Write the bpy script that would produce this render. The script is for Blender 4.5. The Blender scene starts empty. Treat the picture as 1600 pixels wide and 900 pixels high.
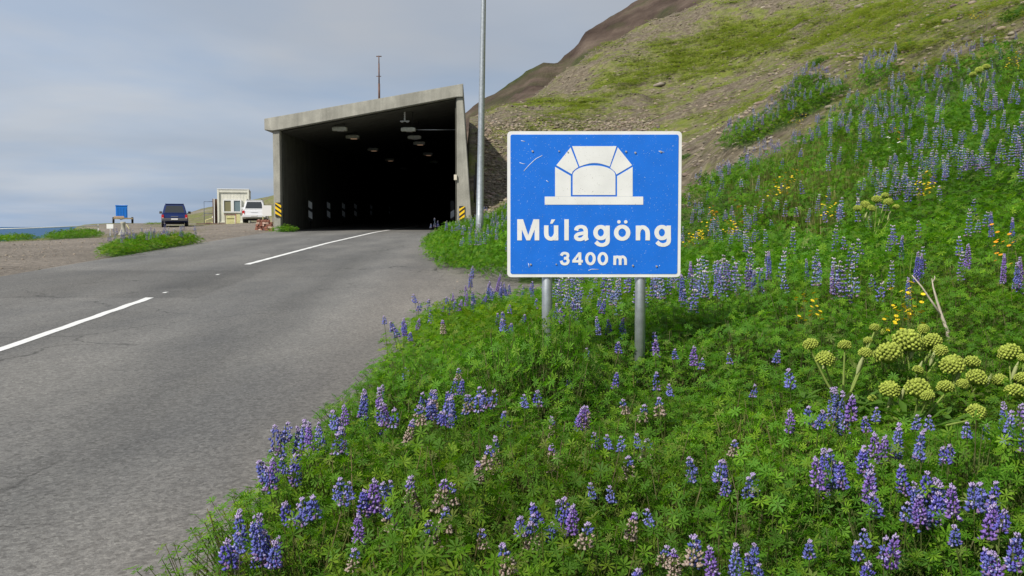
import bpy, bmesh, math, random
import numpy as np
from mathutils import Vector, Matrix, Euler
R = math.radians
SC = bpy.context.scene
COL = SC.collection
rnd = random.Random(7)
npr = np.random.default_rng(11)

# ------------------------------------------------------------------ camera
CAM = Vector((0, 0, 1.6))
FPX = 1570.0
PITCH = math.atan(96 / FPX)
cd = bpy.data.cameras.new('camera'); cam = bpy.data.objects.new('camera', cd); COL.objects.link(cam)
cam.location = CAM; cam.rotation_euler = (R(90) - PITCH, 0, 0)
cd.sensor_width = 36; cd.lens = FPX / 1600 * 36; cd.clip_start = 0.05; cd.clip_end = 200000
SC.camera = cam

# ------------------------------------------------------------------ light
SUN_EL, SUN_AZ = R(44), R(42)        # azimuth: degrees to the left of "straight behind the camera"
sun_pos = Vector((-math.sin(SUN_AZ) * math.cos(SUN_EL), -math.cos(SUN_AZ) * math.cos(SUN_EL), math.sin(SUN_EL)))
sl = bpy.data.lights.new('sun', 'SUN'); sl.energy = 3.5; sl.angle = R(1.2); sl.color = (1.0, 0.95, 0.86)
so = bpy.data.objects.new('sun', sl); COL.objects.link(so)
so.rotation_euler = sun_pos.to_track_quat('Z', 'Y').to_euler()
so.location = (0, 0, 60)

W = bpy.data.worlds.new("World"); SC.world = W; W.use_nodes = True
nt = W.node_tree; nt.nodes.clear()
N = nt.nodes.new; Lk = nt.links.new
out = N('ShaderNodeOutputWorld'); bg = N('ShaderNodeBackground'); bg.inputs[1].default_value = 0.1
Lk(bg.outputs[0], out.inputs[0])
sky = N('ShaderNodeTexSky'); sky.sky_type = 'NISHITA'; sky.sun_disc = False
sky.sun_elevation = SUN_EL; sky.sun_rotation = math.atan2(sun_pos.x, sun_pos.y)
sky.air_density = 1.0; sky.dust_density = 1.5
tc = N('ShaderNodeTexCoord'); sep = N('ShaderNodeSeparateXYZ'); Lk(tc.outputs['Generated'], sep.inputs[0])
def M(op, a, b=None, c=None):
    n = N('ShaderNodeMath'); n.operation = op
    for i, v in enumerate((a, b, c)):
        if v is None: continue
        if isinstance(v, (int, float)): n.inputs[i].default_value = v
        else: Lk(v, n.inputs[i])
    return n.outputs[0]
zz = M('ADD', M('MAXIMUM', sep.outputs[2], 0.0), 0.10)
cx = M('DIVIDE', sep.outputs[0], zz); cy = M('DIVIDE', sep.outputs[1], zz)
cmb = N('ShaderNodeCombineXYZ'); Lk(cx, cmb.inputs[0]); Lk(cy, cmb.inputs[1])
n1 = N('ShaderNodeTexNoise'); n1.inputs['Scale'].default_value = 0.55; n1.inputs['Detail'].default_value = 5; n1.inputs['Roughness'].default_value = .5
n1.inputs['Distortion'].default_value = .3
Lk(cmb.outputs[0], n1.inputs['Vector'])
cr = N('ShaderNodeValToRGB'); Lk(n1.outputs[0], cr.inputs[0])
cr.color_ramp.elements[0].position = 0.40; cr.color_ramp.elements[0].color = (0, 0, 0, 1)
cr.color_ramp.elements[1].position = 0.64; cr.color_ramp.elements[1].color = (1, 1, 1, 1)
# more cloud higher up
hi = N('ShaderNodeMapRange'); Lk(sep.outputs[2], hi.inputs[0]); hi.inputs[1].default_value = 0.02; hi.inputs[2].default_value = 0.24
hi.inputs[3].default_value = -0.12; hi.inputs[4].default_value = 0.42
cf = M('ADD', M('MULTIPLY', cr.outputs[0], 0.75), hi.outputs[0])
cf = M('MINIMUM', M('MAXIMUM', cf, 0.0), 1.0)
mx = N('ShaderNodeMixRGB'); Lk(cf, mx.inputs[0])
mx.inputs[1].default_value = (2.6, 3.35, 4.55, 1); mx.inputs[2].default_value = (3.95, 4.15, 4.5, 1)
# brighter overhead and behind: that part of the sky is the thin, sunlit cloud
mx2 = N('ShaderNodeMixRGB'); mx2.inputs[0].default_value = 0.08
Lk(mx.outputs[0], mx2.inputs[1]); Lk(sky.outputs[0], mx2.inputs[2])
n2 = N('ShaderNodeTexNoise'); n2.inputs['Scale'].default_value = 0.9; n2.inputs['Detail'].default_value = 4; n2.inputs['Roughness'].default_value = .45
mp2 = N('ShaderNodeMapping'); mp2.inputs['Scale'].default_value = (.8, .7, 1); mp2.inputs['Location'].default_value = (3.1, 1.7, 0); Lk(cmb.outputs[0], mp2.inputs[0]); Lk(mp2.outputs[0], n2.inputs['Vector'])
m3 = N('ShaderNodeMapRange'); Lk(n2.outputs[0], m3.inputs[0]); m3.inputs[1].default_value = .34; m3.inputs[2].default_value = .66; m3.inputs[3].default_value = .92; m3.inputs[4].default_value = 1.07
m4 = N('ShaderNodeVectorMath'); m4.operation = 'SCALE'; Lk(mx2.outputs[0], m4.inputs[0])
# the cloud cover thickens to the right, over the mountain
m5 = N('ShaderNodeMapRange'); Lk(sep.outputs[0], m5.inputs[0]); m5.inputs[1].default_value = -.45; m5.inputs[2].default_value = .25; m5.inputs[3].default_value = 1.06; m5.inputs[4].default_value = .86
Lk(M('MULTIPLY', m3.outputs[0], m5.outputs[0]), m4.inputs['Scale'])
Lk(m4.outputs[0], bg.inputs[0])
SC.view_settings.view_transform = 'Standard'; SC.view_settings.look = 'None'
SC.view_settings.exposure = 0.4; SC.view_settings.gamma = 1.0; SC.view_settings.use_curve_mapping = False
SC.cycles.max_bounces = 6; SC.cycles.diffuse_bounces = 3; SC.cycles.transparent_max_bounces = 8
SC.cycles.use_denoising = True

# ------------------------------------------------------------------ helpers
def lin(r, g, b):
    f = lambda c: (c / 255 / 12.92) if c / 255 <= .04045 else ((c / 255 + .055) / 1.055) ** 2.4
    return (f(r), f(g), f(b), 1)
def ray(px, py):
    a = (px - 800) / FPX; b = (450 - py) / FPX
    cp, sp = math.cos(PITCH), math.sin(PITCH)
    y = cp + b * sp; z = b * cp - sp
    return a / y, z / y
def P(px, py, D, dz=0.0):
    a, b = ray(px, py)
    return Vector((a * D, D, CAM.z + b * D + dz))

def material(name, color, rough=.6, metal=0, spec=.4, var=0.0, vscale=8, bump=0, bscale=60, coat=0, emit=None, estr=0):
    m = bpy.data.materials.new(name); m.use_nodes = True
    t = m.node_tree; b = t.nodes['Principled BSDF']
    b.inputs['Base Color'].default_value = tuple(color[:3]) + (1,)
    b.inputs['Roughness'].default_value = rough; b.inputs['Metallic'].default_value = metal
    b.inputs['Specular IOR Level'].default_value = spec; b.inputs['Coat Weight'].default_value = coat
    if emit: b.inputs['Emission Color'].default_value = tuple(emit[:3]) + (1,); b.inputs['Emission Strength'].default_value = estr
    tx = t.nodes.new('ShaderNodeTexCoord')
    if var:
        n = t.nodes.new('ShaderNodeTexNoise'); n.inputs['Scale'].default_value = vscale; n.inputs['Detail'].default_value = 6
        t.links.new(tx.outputs['Object'], n.inputs['Vector'])
        mr = t.nodes.new('ShaderNodeMapRange'); mr.inputs[1].default_value = .3; mr.inputs[2].default_value = .7
        mr.inputs[3].default_value = 1 - var; mr.inputs[4].default_value = 1 + var
        t.links.new(n.outputs[0], mr.inputs[0])
        v = t.nodes.new('ShaderNodeVectorMath'); v.operation = 'SCALE'; v.inputs[0].default_value = color[:3]
        t.links.new(mr.outputs[0], v.inputs['Scale']); t.links.new(v.outputs[0], b.inputs['Base Color'])
    if bump:
        n = t.nodes.new('ShaderNodeTexNoise'); n.inputs['Scale'].default_value = bscale; n.inputs['Detail'].default_value = 4
        t.links.new(tx.outputs['Object'], n.inputs['Vector'])
        bp = t.nodes.new('ShaderNodeBump'); bp.inputs['Strength'].default_value = bump; bp.inputs['Distance'].default_value = .02
        t.links.new(n.outputs[0], bp.inputs['Height']); t.links.new(bp.outputs[0], b.inputs['Normal'])
    return m

def link(o, parent=None):
    COL.objects.link(o)
    if parent: o.parent = parent
    return o
def obj(name, bm, m, parent=None, smooth=False):
    me = bpy.data.meshes.new(name); bm.normal_update(); bm.to_mesh(me); bm.free()
    for mm in (m if isinstance(m, (list, tuple)) else [m]): me.materials.append(mm)
    if smooth:
        for p in me.polygons: p.use_smooth = True
    return link(bpy.data.objects.new(name, me), parent)
def tag(o, label=None, cat=None, group=None, kind=None):
    if label: o['label'] = label
    if cat: o['category'] = cat
    if group: o['group'] = group
    if kind: o['kind'] = kind
    return o
def thing(name, label, cat, loc=(0, 0, 0), rz=0, group=None):
    o = bpy.data.objects.new(name, None); o.empty_display_size = .2; link(o)
    o.location = loc; o.rotation_euler = (0, 0, rz)
    return tag(o, label, cat, group)
def dup(root, loc=None, rz=None, label=None, group=None):
    def rec(o, par):
        c = o.copy(); COL.objects.link(c); c.parent = par
        for ch in [x for x in kids.get(o.name, [])]: rec(ch, c)
        return c
    kids = {}
    for x in COL.objects:
        if x.parent: kids.setdefault(x.parent.name, []).append(x)
    r = rec(root, None)
    if loc is not None: r.location = loc
    if rz is not None: r.rotation_euler.z = rz
    if label: r['label'] = label
    if group: r['group'] = group
    return r
def box(bm, c, s, rot=None, bev=0):
    r = bmesh.ops.create_cube(bm, size=1); vs = r['verts']
    bmesh.ops.scale(bm, vec=s, verts=vs)
    if bev:
        es = list({e for v in vs for e in v.link_edges})
        rb = bmesh.ops.bevel(bm, geom=es, offset=bev, segments=2, affect='EDGES', profile=.6)
        vs = list({v for f in rb['faces'] for v in f.verts} | {v for v in vs if v.is_valid})
    if rot is not None: bmesh.ops.rotate(bm, cent=(0, 0, 0), matrix=Euler(rot).to_matrix(), verts=vs)
    bmesh.ops.translate(bm, vec=c, verts=vs)
    return vs
def tube(bm, pts, rad, seg=10, cap=True):
    pts = [Vector(p) for p in pts]
    if not isinstance(rad, (list, tuple)): rad = [rad] * len(pts)
    rings = []
    for i, p in enumerate(pts):
        d = (pts[min(i + 1, len(pts) - 1)] - pts[max(i - 1, 0)]).normalized()
        a = Vector((0, 0, 1)) if abs(d.z) < .9 else Vector((1, 0, 0))
        u = d.cross(a).normalized(); v = d.cross(u)
        rings.append([bm.verts.new(p + (u * math.cos(k * 2 * math.pi / seg) + v * math.sin(k * 2 * math.pi / seg)) * rad[i]) for k in range(seg)])
    for a, b in zip(rings, rings[1:]):
        for k in range(seg): 
            f = bm.faces.new((a[k], a[(k + 1) % seg], b[(k + 1) % seg], b[k])); f.smooth = True
    if cap:
        bm.faces.new(list(reversed(rings[0]))) ; bm.faces.new(rings[-1])
    bmesh.ops.recalc_face_normals(bm, faces=bm.faces)
def prism(bm, poly, axis, a, b, bev=0):
    """poly: 2D outline; axis 'x': outline in (y,z) extruded along x; 'y': outline in (x,z)"""
    def mk(p, t): return (t, p[0], p[1]) if axis == 'x' else (p[0], t, p[1]) if axis == 'y' else (p[0], p[1], t)
    v1 = [bm.verts.new(mk(p, a)) for p in poly]; v2 = [bm.verts.new(mk(p, b)) for p in poly]
    fs = [bm.faces.new(v1), bm.faces.new(list(reversed(v2)))]
    n = len(poly)
    for i in range(n): fs.append(bm.faces.new((v1[i], v2[i], v2[(i + 1) % n], v1[(i + 1) % n])))
    bmesh.ops.recalc_face_normals(bm, faces=fs)
    if bev:
        es = list({e for f in fs for e in f.edges})
        bmesh.ops.bevel(bm, geom=es, offset=bev, segments=2, affect='EDGES')
def BM(): return bmesh.new()
def npmesh(name, V, F, mats, col=None, parent=None, smooth=False):
    """V (n,3), F (m,k) numpy -> one mesh object; col (n,3) goes to the attribute Col"""
    me = bpy.data.meshes.new(name); V = np.ascontiguousarray(V, dtype=np.float32); F = np.ascontiguousarray(F, dtype=np.int32)
    me.vertices.add(len(V)); me.vertices.foreach_set('co', V.ravel())
    me.loops.add(F.size); me.loops.foreach_set('vertex_index', F.ravel())
    me.polygons.add(len(F)); me.polygons.foreach_set('loop_start', np.arange(0, F.size, F.shape[1], dtype=np.int32))
    me.update(calc_edges=True)
    if smooth: me.polygons.foreach_set('use_smooth', np.ones(len(F), dtype=bool))
    if col is not None:
        at = me.attributes.new('Col', 'FLOAT_COLOR', 'POINT')
        c4 = np.ones((len(V), 4), dtype=np.float32); c4[:, :3] = col; at.data.foreach_set('color', c4.ravel())
    for m in (mats if isinstance(mats, (list, tuple)) else [mats]): me.materials.append(m)
    return link(bpy.data.objects.new(name, me), parent)
def catf(parts):
    """[(V,F,C)] -> merged"""
    n = 0; Vs, Fs, Cs = [], [], []
    for V, F, C in parts:
        Vs.append(V); Fs.append(F + n); Cs.append(C); n += len(V)
    return np.concatenate(Vs), np.concatenate(Fs), np.concatenate(Cs)

def _h(ix, iy, s):
    n = (ix * 374761393 + iy * 668265263 + s * 974711) & 0xffffffff
    n = ((n ^ (n >> 13)) * 1274126177) & 0xffffffff
    return ((n ^ (n >> 16)) & 0xffff) / 65535.0
def vnoise(x, y, s=0):
    x = np.asarray(x, float); y = np.asarray(y, float)
    ix = np.floor(x).astype(np.int64); iy = np.floor(y).astype(np.int64); fx = x - ix; fy = y - iy
    fx = fx * fx * fx * (fx * (fx * 6 - 15) + 10); fy = fy * fy * fy * (fy * (fy * 6 - 15) + 10)
    a = _h(ix, iy, s); b = _h(ix + 1, iy, s); c = _h(ix, iy + 1, s); d = _h(ix + 1, iy + 1, s)
    return (a * (1 - fx) + b * fx) * (1 - fy) + (c * (1 - fx) + d * fx) * fy * 1.0
def fbm(x, y, o=4, s=0, g=.5):
    t = 0; a = 1; n = 0
    for i in range(o):
        t = t + a * (vnoise(x * 2 ** i + i * 17.3, y * 2 ** i - i * 9.1, s + i) - .5); n += a; a *= g
    return t / n * 2
def sst(x, a, b):
    t = np.clip((np.asarray(x, float) - a) / (b - a), 0, 1); return t * t * (3 - 2 * t)

# ------------------------------------------------------------------ terrain functions
def zr(y):
    y = np.asarray(y, float)
    return np.where(y < 43, .0304 * y, .0304 * 43 + .016 * (y - 43) + .0144 * 2 * (1 - np.exp(-(np.maximum(y, 43) - 43) / 2)))
_xy = [-40, 0, 10, 16, 24, 35, 45, 60, 400]; _xv = [-4.3, -4.95, -5.3, -5.65, -6.05, -6.3, -6.41, -7.0, -20.43]
def xc(y):
    y = np.asarray(y, float); r = 0
    for d in (-2.5, -1.2, 0, 1.2, 2.5): r = r + np.interp(y + d, _xy, _xv)
    return r / 5
HW = 4.4
YT = 45.0
def cp(px, py, D, dz=0): p = P(px, py, D, dz); return (p.x, p.y, p.z)
CTRL_R = [cp(1600, 900, 3.5, -.4), cp(1600, 600, 6.5, -.4), cp(1600, 354, 9.5, -.4), cp(1600, 200, 15, -.4), cp(1600, 40, 23, -.4),
 cp(1300, 354, 13, -.4), cp(1300, 200, 21, -.4), cp(1100, 290, 25, -.4), cp(1150, 205, 30, -.4), cp(1070, 430, 12, -.4),
 cp(1250, 110, 34, -.3), cp(1000, 330, 30, -.4), cp(790, 345, 35, -.4), cp(745, 350, 40, -.4), cp(760, 300, 49), cp(760, 195, 61), cp(900, 195, 62),
 cp(1060, 160, 70), cp(1000, 260, 45), cp(1100, 200, 50), cp(760, 185, 80), cp(800, 175, 90), cp(870, 125, 100), cp(990, 50, 110), cp(1180, 0, 120), cp(1400, -40, 126),
 cp(1700, -60, 132), cp(1200, 100, 60), cp(1400, 60, 44), cp(1400, 0, 72), cp(1600, 0, 42), cp(1200, 40, 90), cp(990, 120, 85), cp(1500, 150, 22, -.4),
 (.25, 7.2, .30), (.93, 7.2, .30), (0, 3, .02), (-.4, 8, .3), (.5, 13, .35), (1.5, 17, .62), (.5, 17, .50), (-.5, 20, .66), (0, 26, 1.0), (1.5, 30, 1.4), (0, 0, -.05), (2, 0, .1), (2, 4, .12), (2.2, 7, .35), (6, 0, 1.0), (12, 0, 3.2), (25, 0, 9), (45, 5, 18), (70, 0, 30),
 (3, -20, -.2), (12, -20, 2.5), (40, -25, 15), (80, 60, 38), (90, 100, 40), (-1.9, 52, 4.6), (-2.2, 57, 7.0), (-2.4, 100, 11), (0, 52, 4.6), (4, 54, 5.6),
 (-5, 130, 6), (8, 135, 11), (25, 150, 18), (50, 165, 24), (90, 170, 32), (10, 200, 4), (60, 230, 10), (110, 240, 20), (-10, 180, 2)]
CTRL_L = [(-9, -20, -.6), (-25, -20, -.8), (-12, 0, 0.0), (-30, 0, -.5), (-12, 18, .55), (-22, 20, .5), (-33, 20, .2), cp(0, 380, 50), cp(60, 376, 50), cp(150, 372, 48), (-12, 30, .9), (-12, 44, 1.36), (-17, 40, 1.05),
 cp(193, 367, 55), cp(273, 355, 72), cp(366, 350.5, 80), cp(398, 348.5, 76), cp(191, 349, 85), cp(413, 360, 48), cp(230, 352, 92), cp(100, 357, 70), cp(425, 352, 62), (-12, 70, 1.9), (-13, 90, 2.2), (-15, 130, 3),
 cp(330, 349, 92), cp(380, 330, 135), cp(405, 318, 140), cp(430, 305, 140), cp(290, 355, 125), cp(336, 346, 130), cp(250, 358, 130), cp(200, 360, 130), (-25, 145, 7.5), (-22, 170, 8), (-14, 200, 6), (-38, 100, 1.6), (-42, 120, 1.6), (-34, 35, .6)]
def tps_fit(pts, lam=.05):
    p = np.array(pts, float); X = p[:, :2] / 40; n = len(X)
    d = np.linalg.norm(X[:, None] - X[None], axis=2); K = np.where(d > 0, d * d * np.log(d + 1e-12), 0)
    K = K + lam * 1e-3 * np.eye(n); Q = np.hstack([np.ones((n, 1)), X])
    A = np.block([[K, Q], [Q.T, np.zeros((3, 3))]])
    return X, np.linalg.solve(A, np.concatenate([p[:, 2], np.zeros(3)]))
def tps(f, x, y):
    X, w = f; sh = np.shape(x); q = np.stack([np.ravel(x) / 40, np.ravel(y) / 40], 1); r = np.empty(len(q))
    for i in range(0, len(q), 20000):
        c = q[i:i + 20000]; d = np.linalg.norm(c[:, None] - X[None], axis=2)
        r[i:i + 20000] = np.where(d > 0, d * d * np.log(d + 1e-12), 0) @ w[:len(X)] + w[-3] + c @ w[-2:]
    return r.reshape(sh)
FR = tps_fit(CTRL_R); FL = tps_fit(CTRL_L)
def edge_l(y):   # where the land breaks off to the sea
    return np.interp(y, [-60, 0, 30, 48, 54, 58, 65, 72, 85, 92, 130, 200], [-30, -33, -33, -33, -27, -25.8, -27.5, -30.5, -36.5, -39, -50, -48])
def tz(x, y):
    x = np.asarray(x, float); y = np.asarray(y, float); u = x - xc(y); road = zr(y)
    right = tps(FR, x, y); left = tps(FL, x, y)
    ins = sst(y, YT - .6, YT + .8)
    rough = fbm(x * .35, y * .35, 4, 3) * .22 + fbm(x * 1.7, y * 1.7, 3, 9) * .05
    far = sst(y, 45, 75)
    right = right + rough * (1 + 1.6 * far) * sst(u, HW, HW + 3) + far * fbm(x * .12, y * .05, 4, 21) * 1.1
    wr = 2.2 * (1 - ins) + .25 * ins
    # gravel pull-out on the right between the two banks
    pull = sst(y, 14.3, 16.2) * (1 - sst(y, 18.5, 21.0)) * (1 - sst(u, 8.0, 10.5))
    right = right * (1 - pull * .9) + (road + .02) * pull * .9
    tr = sst(u, HW - .25, HW - .25 + wr)
    zR = (road - .05) * (1 - tr) + right * tr; zR = zR + pull * (u > HW - .3) * (road + .0 - zR) * (1 - sst(u, HW + .3, HW + 2))
    lr = fbm(x * .3, y * .3, 4, 5) * .10 + fbm(x * 1.5, y * 1.5, 3, 6) * .03
    left = left + lr
    cliff = sst(edge_l(y) - x, -.5, 22); left = left * (1 - cliff) + (-45) * cliff
    cl2 = sst(y + (x + 60) * .2, 175, 230) ; 
    tl = sst(-u, HW - .2, HW + 1.6)
    zL = (road - .05) * (1 - tl) + left * tl
    z = np.where(u > 0, zR, zL)
    return z
def tz1(x, y): return float(tz(np.array([x]), np.array([y]))[0])
# tabulated copy for quick lookups
def hit(px, py, h=0.0, d0=2.0, d1=140.0):
    a, b = ray(px, py); D = np.concatenate([np.arange(d0, 30, .06), np.arange(30, d1, .25)])
    below = (CAM.z + b * D) < tz(a * D, D) + h
    i = int(np.argmax(below)) if below.any() else len(D) - 1
    return float(a * D[i]), float(D[i])

# ------------------------------------------------------------------ ground materials
def ground_mat():
    m = bpy.data.materials.new('hillside_ground'); m.use_nodes = True; t = m.node_tree; n = t.nodes.new; l = t.links.new
    b = t.nodes['Principled BSDF']; b.inputs['Roughness'].default_value = .95; b.inputs['Specular IOR Level'].default_value = .15
    geo = n('ShaderNodeNewGeometry')
    def noise(s, d=6, r=.6): 
        x = n('ShaderNodeTexNoise'); x.inputs['Scale'].default_value = s; x.inputs['Detail'].default_value = d; x.inputs['Roughness'].default_value = r
        l(geo.outputs['Position'], x.inputs['Vector']); return x.outputs[0]
    def ramp(i, stops):
        x = n('ShaderNodeValToRGB'); l(i, x.inputs[0]); e = x.color_ramp.elements
        e[0].position, e[0].color = stops[0]; e[1].position, e[1].color = stops[-1]
        for p, c in stops[1:-1]: k = e.new(p); k.color = c
        return x.outputs[0]
    def mix(f, a, c, ty='MIX'):
        x = n('ShaderNodeMixRGB'); x.blend_type = ty
        if isinstance(f, float): x.inputs[0].default_value = f
        else: l(f, x.inputs[0])
        l(a, x.inputs[1]) if not isinstance(a, tuple) else setattr(x.inputs[1], 'default_value', a)
        l(c, x.inputs[2]) if not isinstance(c, tuple) else setattr(x.inputs[2], 'default_value', c)
        return x.outputs[0]
    grav = ramp(noise(2.2, 8, .75), [(.3, (.082, .066, .046, 1)), (.5, (.16, .135, .098, 1)), (.72, (.26, .225, .17, 1))])
    vor = n('ShaderNodeTexVoronoi'); vor.inputs['Scale'].default_value = 5.5; l(geo.outputs['Position'], vor.inputs['Vector'])
    st = ramp(vor.outputs['Color'], [(.0, (.55, .5, .46, 1)), (.6, (1, 1, 1, 1)), (1, (1.5, 1.45, 1.4, 1))])
    grav = mix(.8, grav, st, 'MULTIPLY')
    at = n('ShaderNodeAttribute'); at.attribute_name = 'Col'; sp = n('ShaderNodeSeparateColor'); l(at.outputs['Color'], sp.inputs[0])
    # red channel: how grassy; green channel: soil under plants; blue channel: grey lot gravel
    g = ramp(noise(1.1, 8, .7), [(.3, (.10, .125, .022, 1)), (.5, (.155, .19, .032, 1)), (.7, (.24, .225, .065, 1))])
    def ma(op, a, c):
        x = n('ShaderNodeMath'); x.operation = op
        for i, v in enumerate((a, c)):
            if isinstance(v, (int, float)): x.inputs[i].default_value = v
            else: l(v, x.inputs[i])
        return x.outputs[0]
    ff = ma('ADD', ma('SUBTRACT', sp.outputs[0], .5), ma('ADD', ma('MULTIPLY', ma('SUBTRACT', noise(.9, 8, .7), .5), 2.6), ma('MULTIPLY', ma('SUBTRACT', noise(.16, 4, .6), .5), 1.8)))
    ff = ma('ADD', ff, .5)
    fm = n('ShaderNodeMapRange'); l(ff, fm.inputs[0]); fm.inputs[1].default_value = .25; fm.inputs[2].default_value = .88
    c = mix(fm.outputs[0], grav, g)
    lot = ramp(noise(7, 9, .8), [(.3, (.155, .135, .112, 1)), (.5, (.25, .222, .19, 1)), (.7, (.34, .305, .265, 1))])
    lot = mix(.5, lot, ramp(noise(.35, 5, .6), [(.35, (.62, .60, .58, 1)), (.65, (1.15, 1.12, 1.1, 1))]), 'MULTIPLY')
    c = mix(sp.outputs[2], c, lot)
    c = mix(sp.outputs[1], c, (.07, .115, .028, 1))
    l(c, b.inputs['Base Color'])
    bp = n('ShaderNodeBump'); bp.inputs['Strength'].default_value = .9; bp.inputs['Distance'].default_value = .12
    l(ma('ADD', noise(6, 8, .75), ma('MULTIPLY', vor.outputs['Distance'], -.5)), bp.inputs['Height']); l(bp.outputs[0], b.inputs['Normal'])
    return m
GM = ground_mat()

# image-space outlines of where things grow, turned into ground polygons
def inpoly(x, y, poly):
    r = np.zeros(np.shape(x), bool); n = len(poly)
    for i in range(n):
        x1, y1 = poly[i]; x2, y2 = poly[(i + 1) % n]
        c = ((y1 > y) != (y2 > y)) & (x < (x2 - x1) * (y - y1) / (y2 - y1 + 1e-12) + x1); r ^= c
    return r
gp = lambda px, py, h=.35: hit(px, py, h)
rx = lambda y: float(xc(y)) + HW
VERGE = [(rx(-3) + .1, -3), (rx(2) - .1, 2), (rx(3.2) - .25, 3.2), (rx(3.9) - .62, 3.9), (rx(4.6) - .55, 4.6), (rx(5.4) - .42, 5.4), (rx(7) - .32, 7), (rx(9) - .15, 9), (rx(11) - .2, 11), (rx(13) - .0, 13), (.1, 14.2), (1.2, 14.8), (2.9, 15.2), (3.4, 17)]
def up(D, px): return ((px - 800) / FPX * D, D)
HILLEDGE = [up(21, 985), up(25, 1040), gp(1075, 305), gp(1130, 262), gp(1190, 232), gp(1250, 212), gp(1310, 160), gp(1400, 128), gp(1480, 90), gp(1560, 62), gp(1640, 45)]
LUP = VERGE + HILLEDGE + [(16, 22), (12, 8), (9, -3)]
BANK2 = [up(27, 668), up(21.8, 700), up(18.6, 760), up(17.8, 830), up(18, 900), up(24, 985), up(30, 1010), up(37, 960), up(41, 850), up(44.2, 745), up(43.5, 738), up(40, 712), up(36, 692), up(31, 672)]
g2 = lambda a_, b_: hit(a_, b_, .12)
STRIP = [g2(1126, 234), g2(1160, 231), g2(1205, 208), g2(1240, 193), g2(1285, 166), g2(1325, 142), g2(1300, 128), g2(1250, 132), g2(1232, 158), g2(1188, 190), g2(1135, 218)]
STRIP2 = [g2(1340, 140), g2(1400, 126), g2(1400, 108), g2(1350, 118)]
LROAD = [up(25.8, 163), up(28, 215), up(31, 262), up(33.5, 308), up(36, 300), up(33, 240), up(31, 190), up(28.5, 165)]
LEFTP = [[up(50, -60), up(49, 0), up(48, 55), up(52, 50), up(55, -40)], [up(49, 68), up(47, 110), up(50, 158), up(56, 150), up(54, 80)]]
def seg_d(x, y, poly):
    d = np.full(np.shape(x), 1e9)
    n = len(poly)
    for i in range(n):
        x1, y1 = poly[i]; x2, y2 = poly[(i + 1) % n]; dx, dy = x2 - x1, y2 - y1
        t = np.clip(((x - x1) * dx + (y - y1) * dy) / (dx * dx + dy * dy + 1e-9), 0, 1)
        d = np.minimum(d, np.hypot(x - x1 - t * dx, y - y1 - t * dy))
    return d
def pxy(x, y, z):
    dx, dy, dz = x - CAM.x, y, z - CAM.z
    cpp, spp = math.cos(PITCH), math.sin(PITCH)
    f = dy * cpp - dz * spp; v = dz * cpp + dy * spp
    f = np.where(np.abs(f) < .01, .01, f)
    return 800 + FPX * dx / f, 450 - FPX * v / f

# ------------------------------------------------------------------ terrain mesh
us = np.unique(np.round(np.concatenate([-np.geomspace(4.1, 130, 110), np.linspace(-4.1, 4.1, 5), np.arange(4.15, 14, .16), 14 + np.cumsum(np.linspace(.17, 1.6, 100))]), 3))
ys = np.unique(np.round(np.concatenate([np.arange(-40, 2, 2.0), np.arange(2, 24, .16), np.arange(24, 66, .22), 66 + np.cumsum(np.linspace(.25, 2.6, 120))]), 3))
U, Y = np.meshgrid(us, ys); X = xc(Y) + U; Z = tz(X, Y)
nr, nc = X.shape
ii = (np.arange(nr - 1)[:, None] * nc + np.arange(nc - 1)[None]).ravel()
F = np.stack([ii, ii + 1, ii + nc + 1, ii + nc], 1)
px_, py_ = pxy(X, Y, Z)
right = U > HW
blobs = [(1040, 108, 150, 24, .38, .42), (930, 152, 90, 16, .30, .45), (1130, 70, 90, 18, .22, .4), (1300, 48, 190, 20, .26, .25), (1380, 95, 110, 13, .26, .3), (1500, 30, 150, 22, .22, .25), (1240, 100, 95, 12, -.28, .3), (1180, 60, 60, 10, -.2, .35),
         (960, 190, 120, 10, .10, .05), (1200, 4, 220, 12, -.3, .1), (1000, 62, 90, 10, -.25, .5), (930, 250, 180, 40, -.3, .2), (1150, 225, 120, 24, -.3, .45), (1080, 165, 130, 12, -.18, .35), (1500, 72, 80, 12, -.3, .4), (770, 260, 40, 80, -.6, 0)]
def grassy(X, Y, px, py):
    g = .49 + fbm(X * .07 + Y * .03, Y * .045, 4, 31) * .35 + fbm(X * .35, Y * .16, 4, 57) * .35
    for bx_, by_, rx_, ry_, am, sl in blobs:      # outlines follow the slope, which climbs to the right
        g = g + am * .72 * np.exp(-((px - bx_) / rx_) ** 2 - (((py - by_) + (px - bx_) * sl) / ry_) ** 2) * (Y > 20)
    return g
gr = grassy(X, Y, px_, py_)
soil = np.zeros_like(X)
for pl in (LUP, BANK2, STRIP, STRIP2, LROAD) + tuple(LEFTP):
    ins_ = inpoly(X, Y, pl); soil = np.maximum(soil, np.where(ins_, sst(seg_d(X, Y, pl), 0, .35), 0))
lot = np.where(U < 0, 1 - sst(fbm(X * .09, Y * .09, 3, 44) + sst(Y, 44, 60) * .15 + sst(-X, 26, 36) * .5, .15, .55) * .8, 0)
lot = np.where((U > 0) & (Y < 30) & (U < 9), 1.0, lot)
gr = np.where(U < 0, .62 + fbm(X * .2, Y * .2, 3, 12) * .3, gr)
colr = np.stack([np.clip(gr, 0, 1), np.clip(soil, 0, 1), np.clip(lot, 0, 1)], -1).reshape(-1, 3)
ter = npmesh('terrain', np.stack([X, Y, Z], -1).reshape(-1, 3), F, GM, colr, smooth=True)
tag(ter, kind='structure')

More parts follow.
